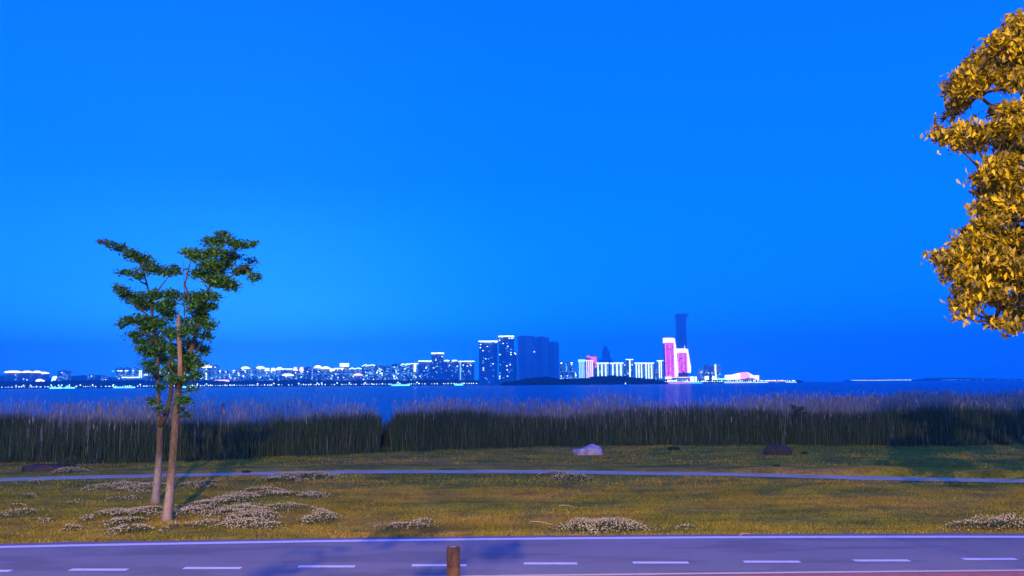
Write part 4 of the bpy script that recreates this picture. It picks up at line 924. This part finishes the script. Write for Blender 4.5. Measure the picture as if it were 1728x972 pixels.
while px < 832:
    gap = rl.random()
    lamp(px, 2680, lm[rl.choice((0, 0, 1, 3, 3))], 'small white lamp in the row along the far left waterfront', 'small lamps along the far left waterfront')
    px += rl.choice((3.4, 4.0, 4.6, 5.4)) if gap > .12 else rl.uniform(9, 13)
for px in (27, 41, 53, 86, 99, 104, 118, 136, 157, 191, 237, 333, 348, 435, 462, 504, 535, 543, 569, 590, 616, 672, 704):
    lamp(px, 2690, lm[2], 'taller white lamp above the row along the far left waterfront', 'tall lamps above the waterfront row')
px = 1117
while px < 1344:
    lamp(px, 2632, lm[rl.choice((0, 1, 1, 3))], 'small white lamp in the row under the pink towers and hall', 'lamps along the waterfront under the pink towers')
    px += rl.uniform(2.4, 4.2)
px = 1438
lm5 = [lamp_mesh('promenade_lamp', 4, 3.2, m_white), lamp_mesh('promenade_lamp', 4, 1.9, m_soft)]
while px < 1538:
    lamp(px, 5190, lm5[0], 'lamp in the tight lit row on the distant right shore', 'tight row of lamps on the distant right shore'); px += 3.1
for px in (1590, 1594, 1597, 1600, 1603, 1606, 1609, 1612, 1615, 1622, 1629, 1632, 1634):
    lamp(px, 5190, lm5[1], 'lamp in the fainter row on the distant right shore', 'faint row of lamps on the distant right shore')
for px in (1650, 1657, 1660, 1670, 1681, 1685, 1696, 1704, 1713, 1727):
    lamp(px, 5190, lm5[1], 'scattered lamp at the right end of the distant shore', 'scattered lamps at the right end of the shore')
# quay wall lit by a line of light, boats, pontoons
def quay(x0, x1, label, D=2640, m=m_white, hpx=.9):
    s = D/FPX; c = at((x0+x1)/2, 645, D); W_ = (x1-x0)*s; root = empty('quay', (c.x, D, 0), label, 'quay')
    MB().box(-W_/2, W_/2, 0, 8, WZ-.5, 1.6).build('deck', f_dark, root)
    MB().box(-W_/2+1, W_/2-1, -.6, -.02, .5, .5+hpx*s).build('light_strip', m, root)
    return root
quay(1126, 1166, 'quay edge with a pink light line under the pink towers', m=m_pinkl)
quay(1165, 1186, 'quay edge with a cyan light line right of the pink towers', m=m_cyan, hpx=.7)
quay(1222, 1344, 'long quay edge with a white light line under the exhibition hall', m=m_white, hpx=.7)
for x0, x1, y, lab in ((84, 106, 654.2, 'left half of the cyan pontoon at far left'), (107.5, 127, 653.8, 'right half of the cyan pontoon at far left'),
        (191.5, 209, 653.3, 'left half of the cyan pontoon left of the trees'), (211, 228, 652.8, 'right half of the cyan pontoon left of the trees'), (308, 331.5, 652.3, 'cyan pontoon just right of the tree trunks'),
        (661, 691.5, 647.9, 'long cyan pontoon below the dark terrace blocks'), (767, 781.5, 647.2, 'short cyan pontoon below the last terrace block')):
    D = 2560; s = D/FPX; c = at((x0+x1)/2, y, D); W_ = (x1-x0)*s; root = empty('pontoon', (c.x, D, WZ), lab, 'pontoon', 'cyan lit pontoons on the lake')
    MB().box(-W_/2, W_/2, 0, 9, -.4, 1.0).build('deck', f_dark, root)
    MB().box(-W_/2, W_/2, -.5, -.02, .05, 3.4).build('light_strip', m_cyan, root)
    for q in range(4):
        MB().box(-W_/2+W_*(q+.5)/4-.4, -W_/2+W_*(q+.5)/4+.4, 1, 1.8, .98, 6.0).build('post', m_soft, root)
D = 1750; c = at(1055.5, 647, D); root = empty('boat', (c.x, D, WZ), 'tiny boat with a white light in front of the island', 'boat')
MB().prism([(-3.2, .9), (-2.4, -.3), (2.4, -.3), (3.4, 1.0)], -1.1, 1.1).build('hull', mat('boat_white', (.7, .7, .7)), root)
MB().box(-1.2, .9, -.8, .8, .92, 2.2).build('cabin', m_white, root); MB().tube([(0, 0, 2.2), (0, 0, 4.4)], [.12, .3], 6).build('mast_light', m_white, root)
for px0, px1, D, lab in ((1297, 1309, 2600, 'two-deck lit tour boat at the right end of the quay, left of its twin'), (1311, 1326, 2600, 'two-deck lit tour boat at the right end of the quay, right of its twin')):
    s = D/FPX; c = at((px0+px1)/2, 645, D); W_ = (px1-px0)*s; root = empty('tour_boat', (c.x, D, WZ), lab, 'boat', 'lit tour boats at the quay')
    MB().prism([(-W_/2, 2), (-W_*.45, -.4), (W_*.45, -.4), (W_/2+1, 2.4)], 0, 8).build('hull', f_dark, root)
    MB().box(-W_*.42, W_*.42, 1, 7, 2.42, 5).build('lower_cabin', f_mid, root); MB().box(-W_*.4, W_*.36, .7, 7.2, 5.02, 7.6).build('upper_deck', m_pinkw, root)

# ---------------------------------------------------------------- haze
hz_top = 470.0
m_haze = bpy.data.materials.new('haze'); m_haze.use_nodes = True; nt = m_haze.node_tree; nt.nodes.clear()
o_ = nt.nodes.new('ShaderNodeOutputMaterial'); v_ = nt.nodes.new('ShaderNodeVolumePrincipled')
v_.inputs['Color'].default_value = (.30, .97, 1.0, 1); v_.inputs['Density'].default_value = HAZE_DENSITY; v_.inputs['Anisotropy'].default_value = 0
nt.links.new(v_.outputs[0], o_.inputs['Volume'])
hzo = MB().box(-9100, 9100, -600, 9100, -3.6, hz_top).build('haze', m_haze); tag(hzo, kind='stuff')
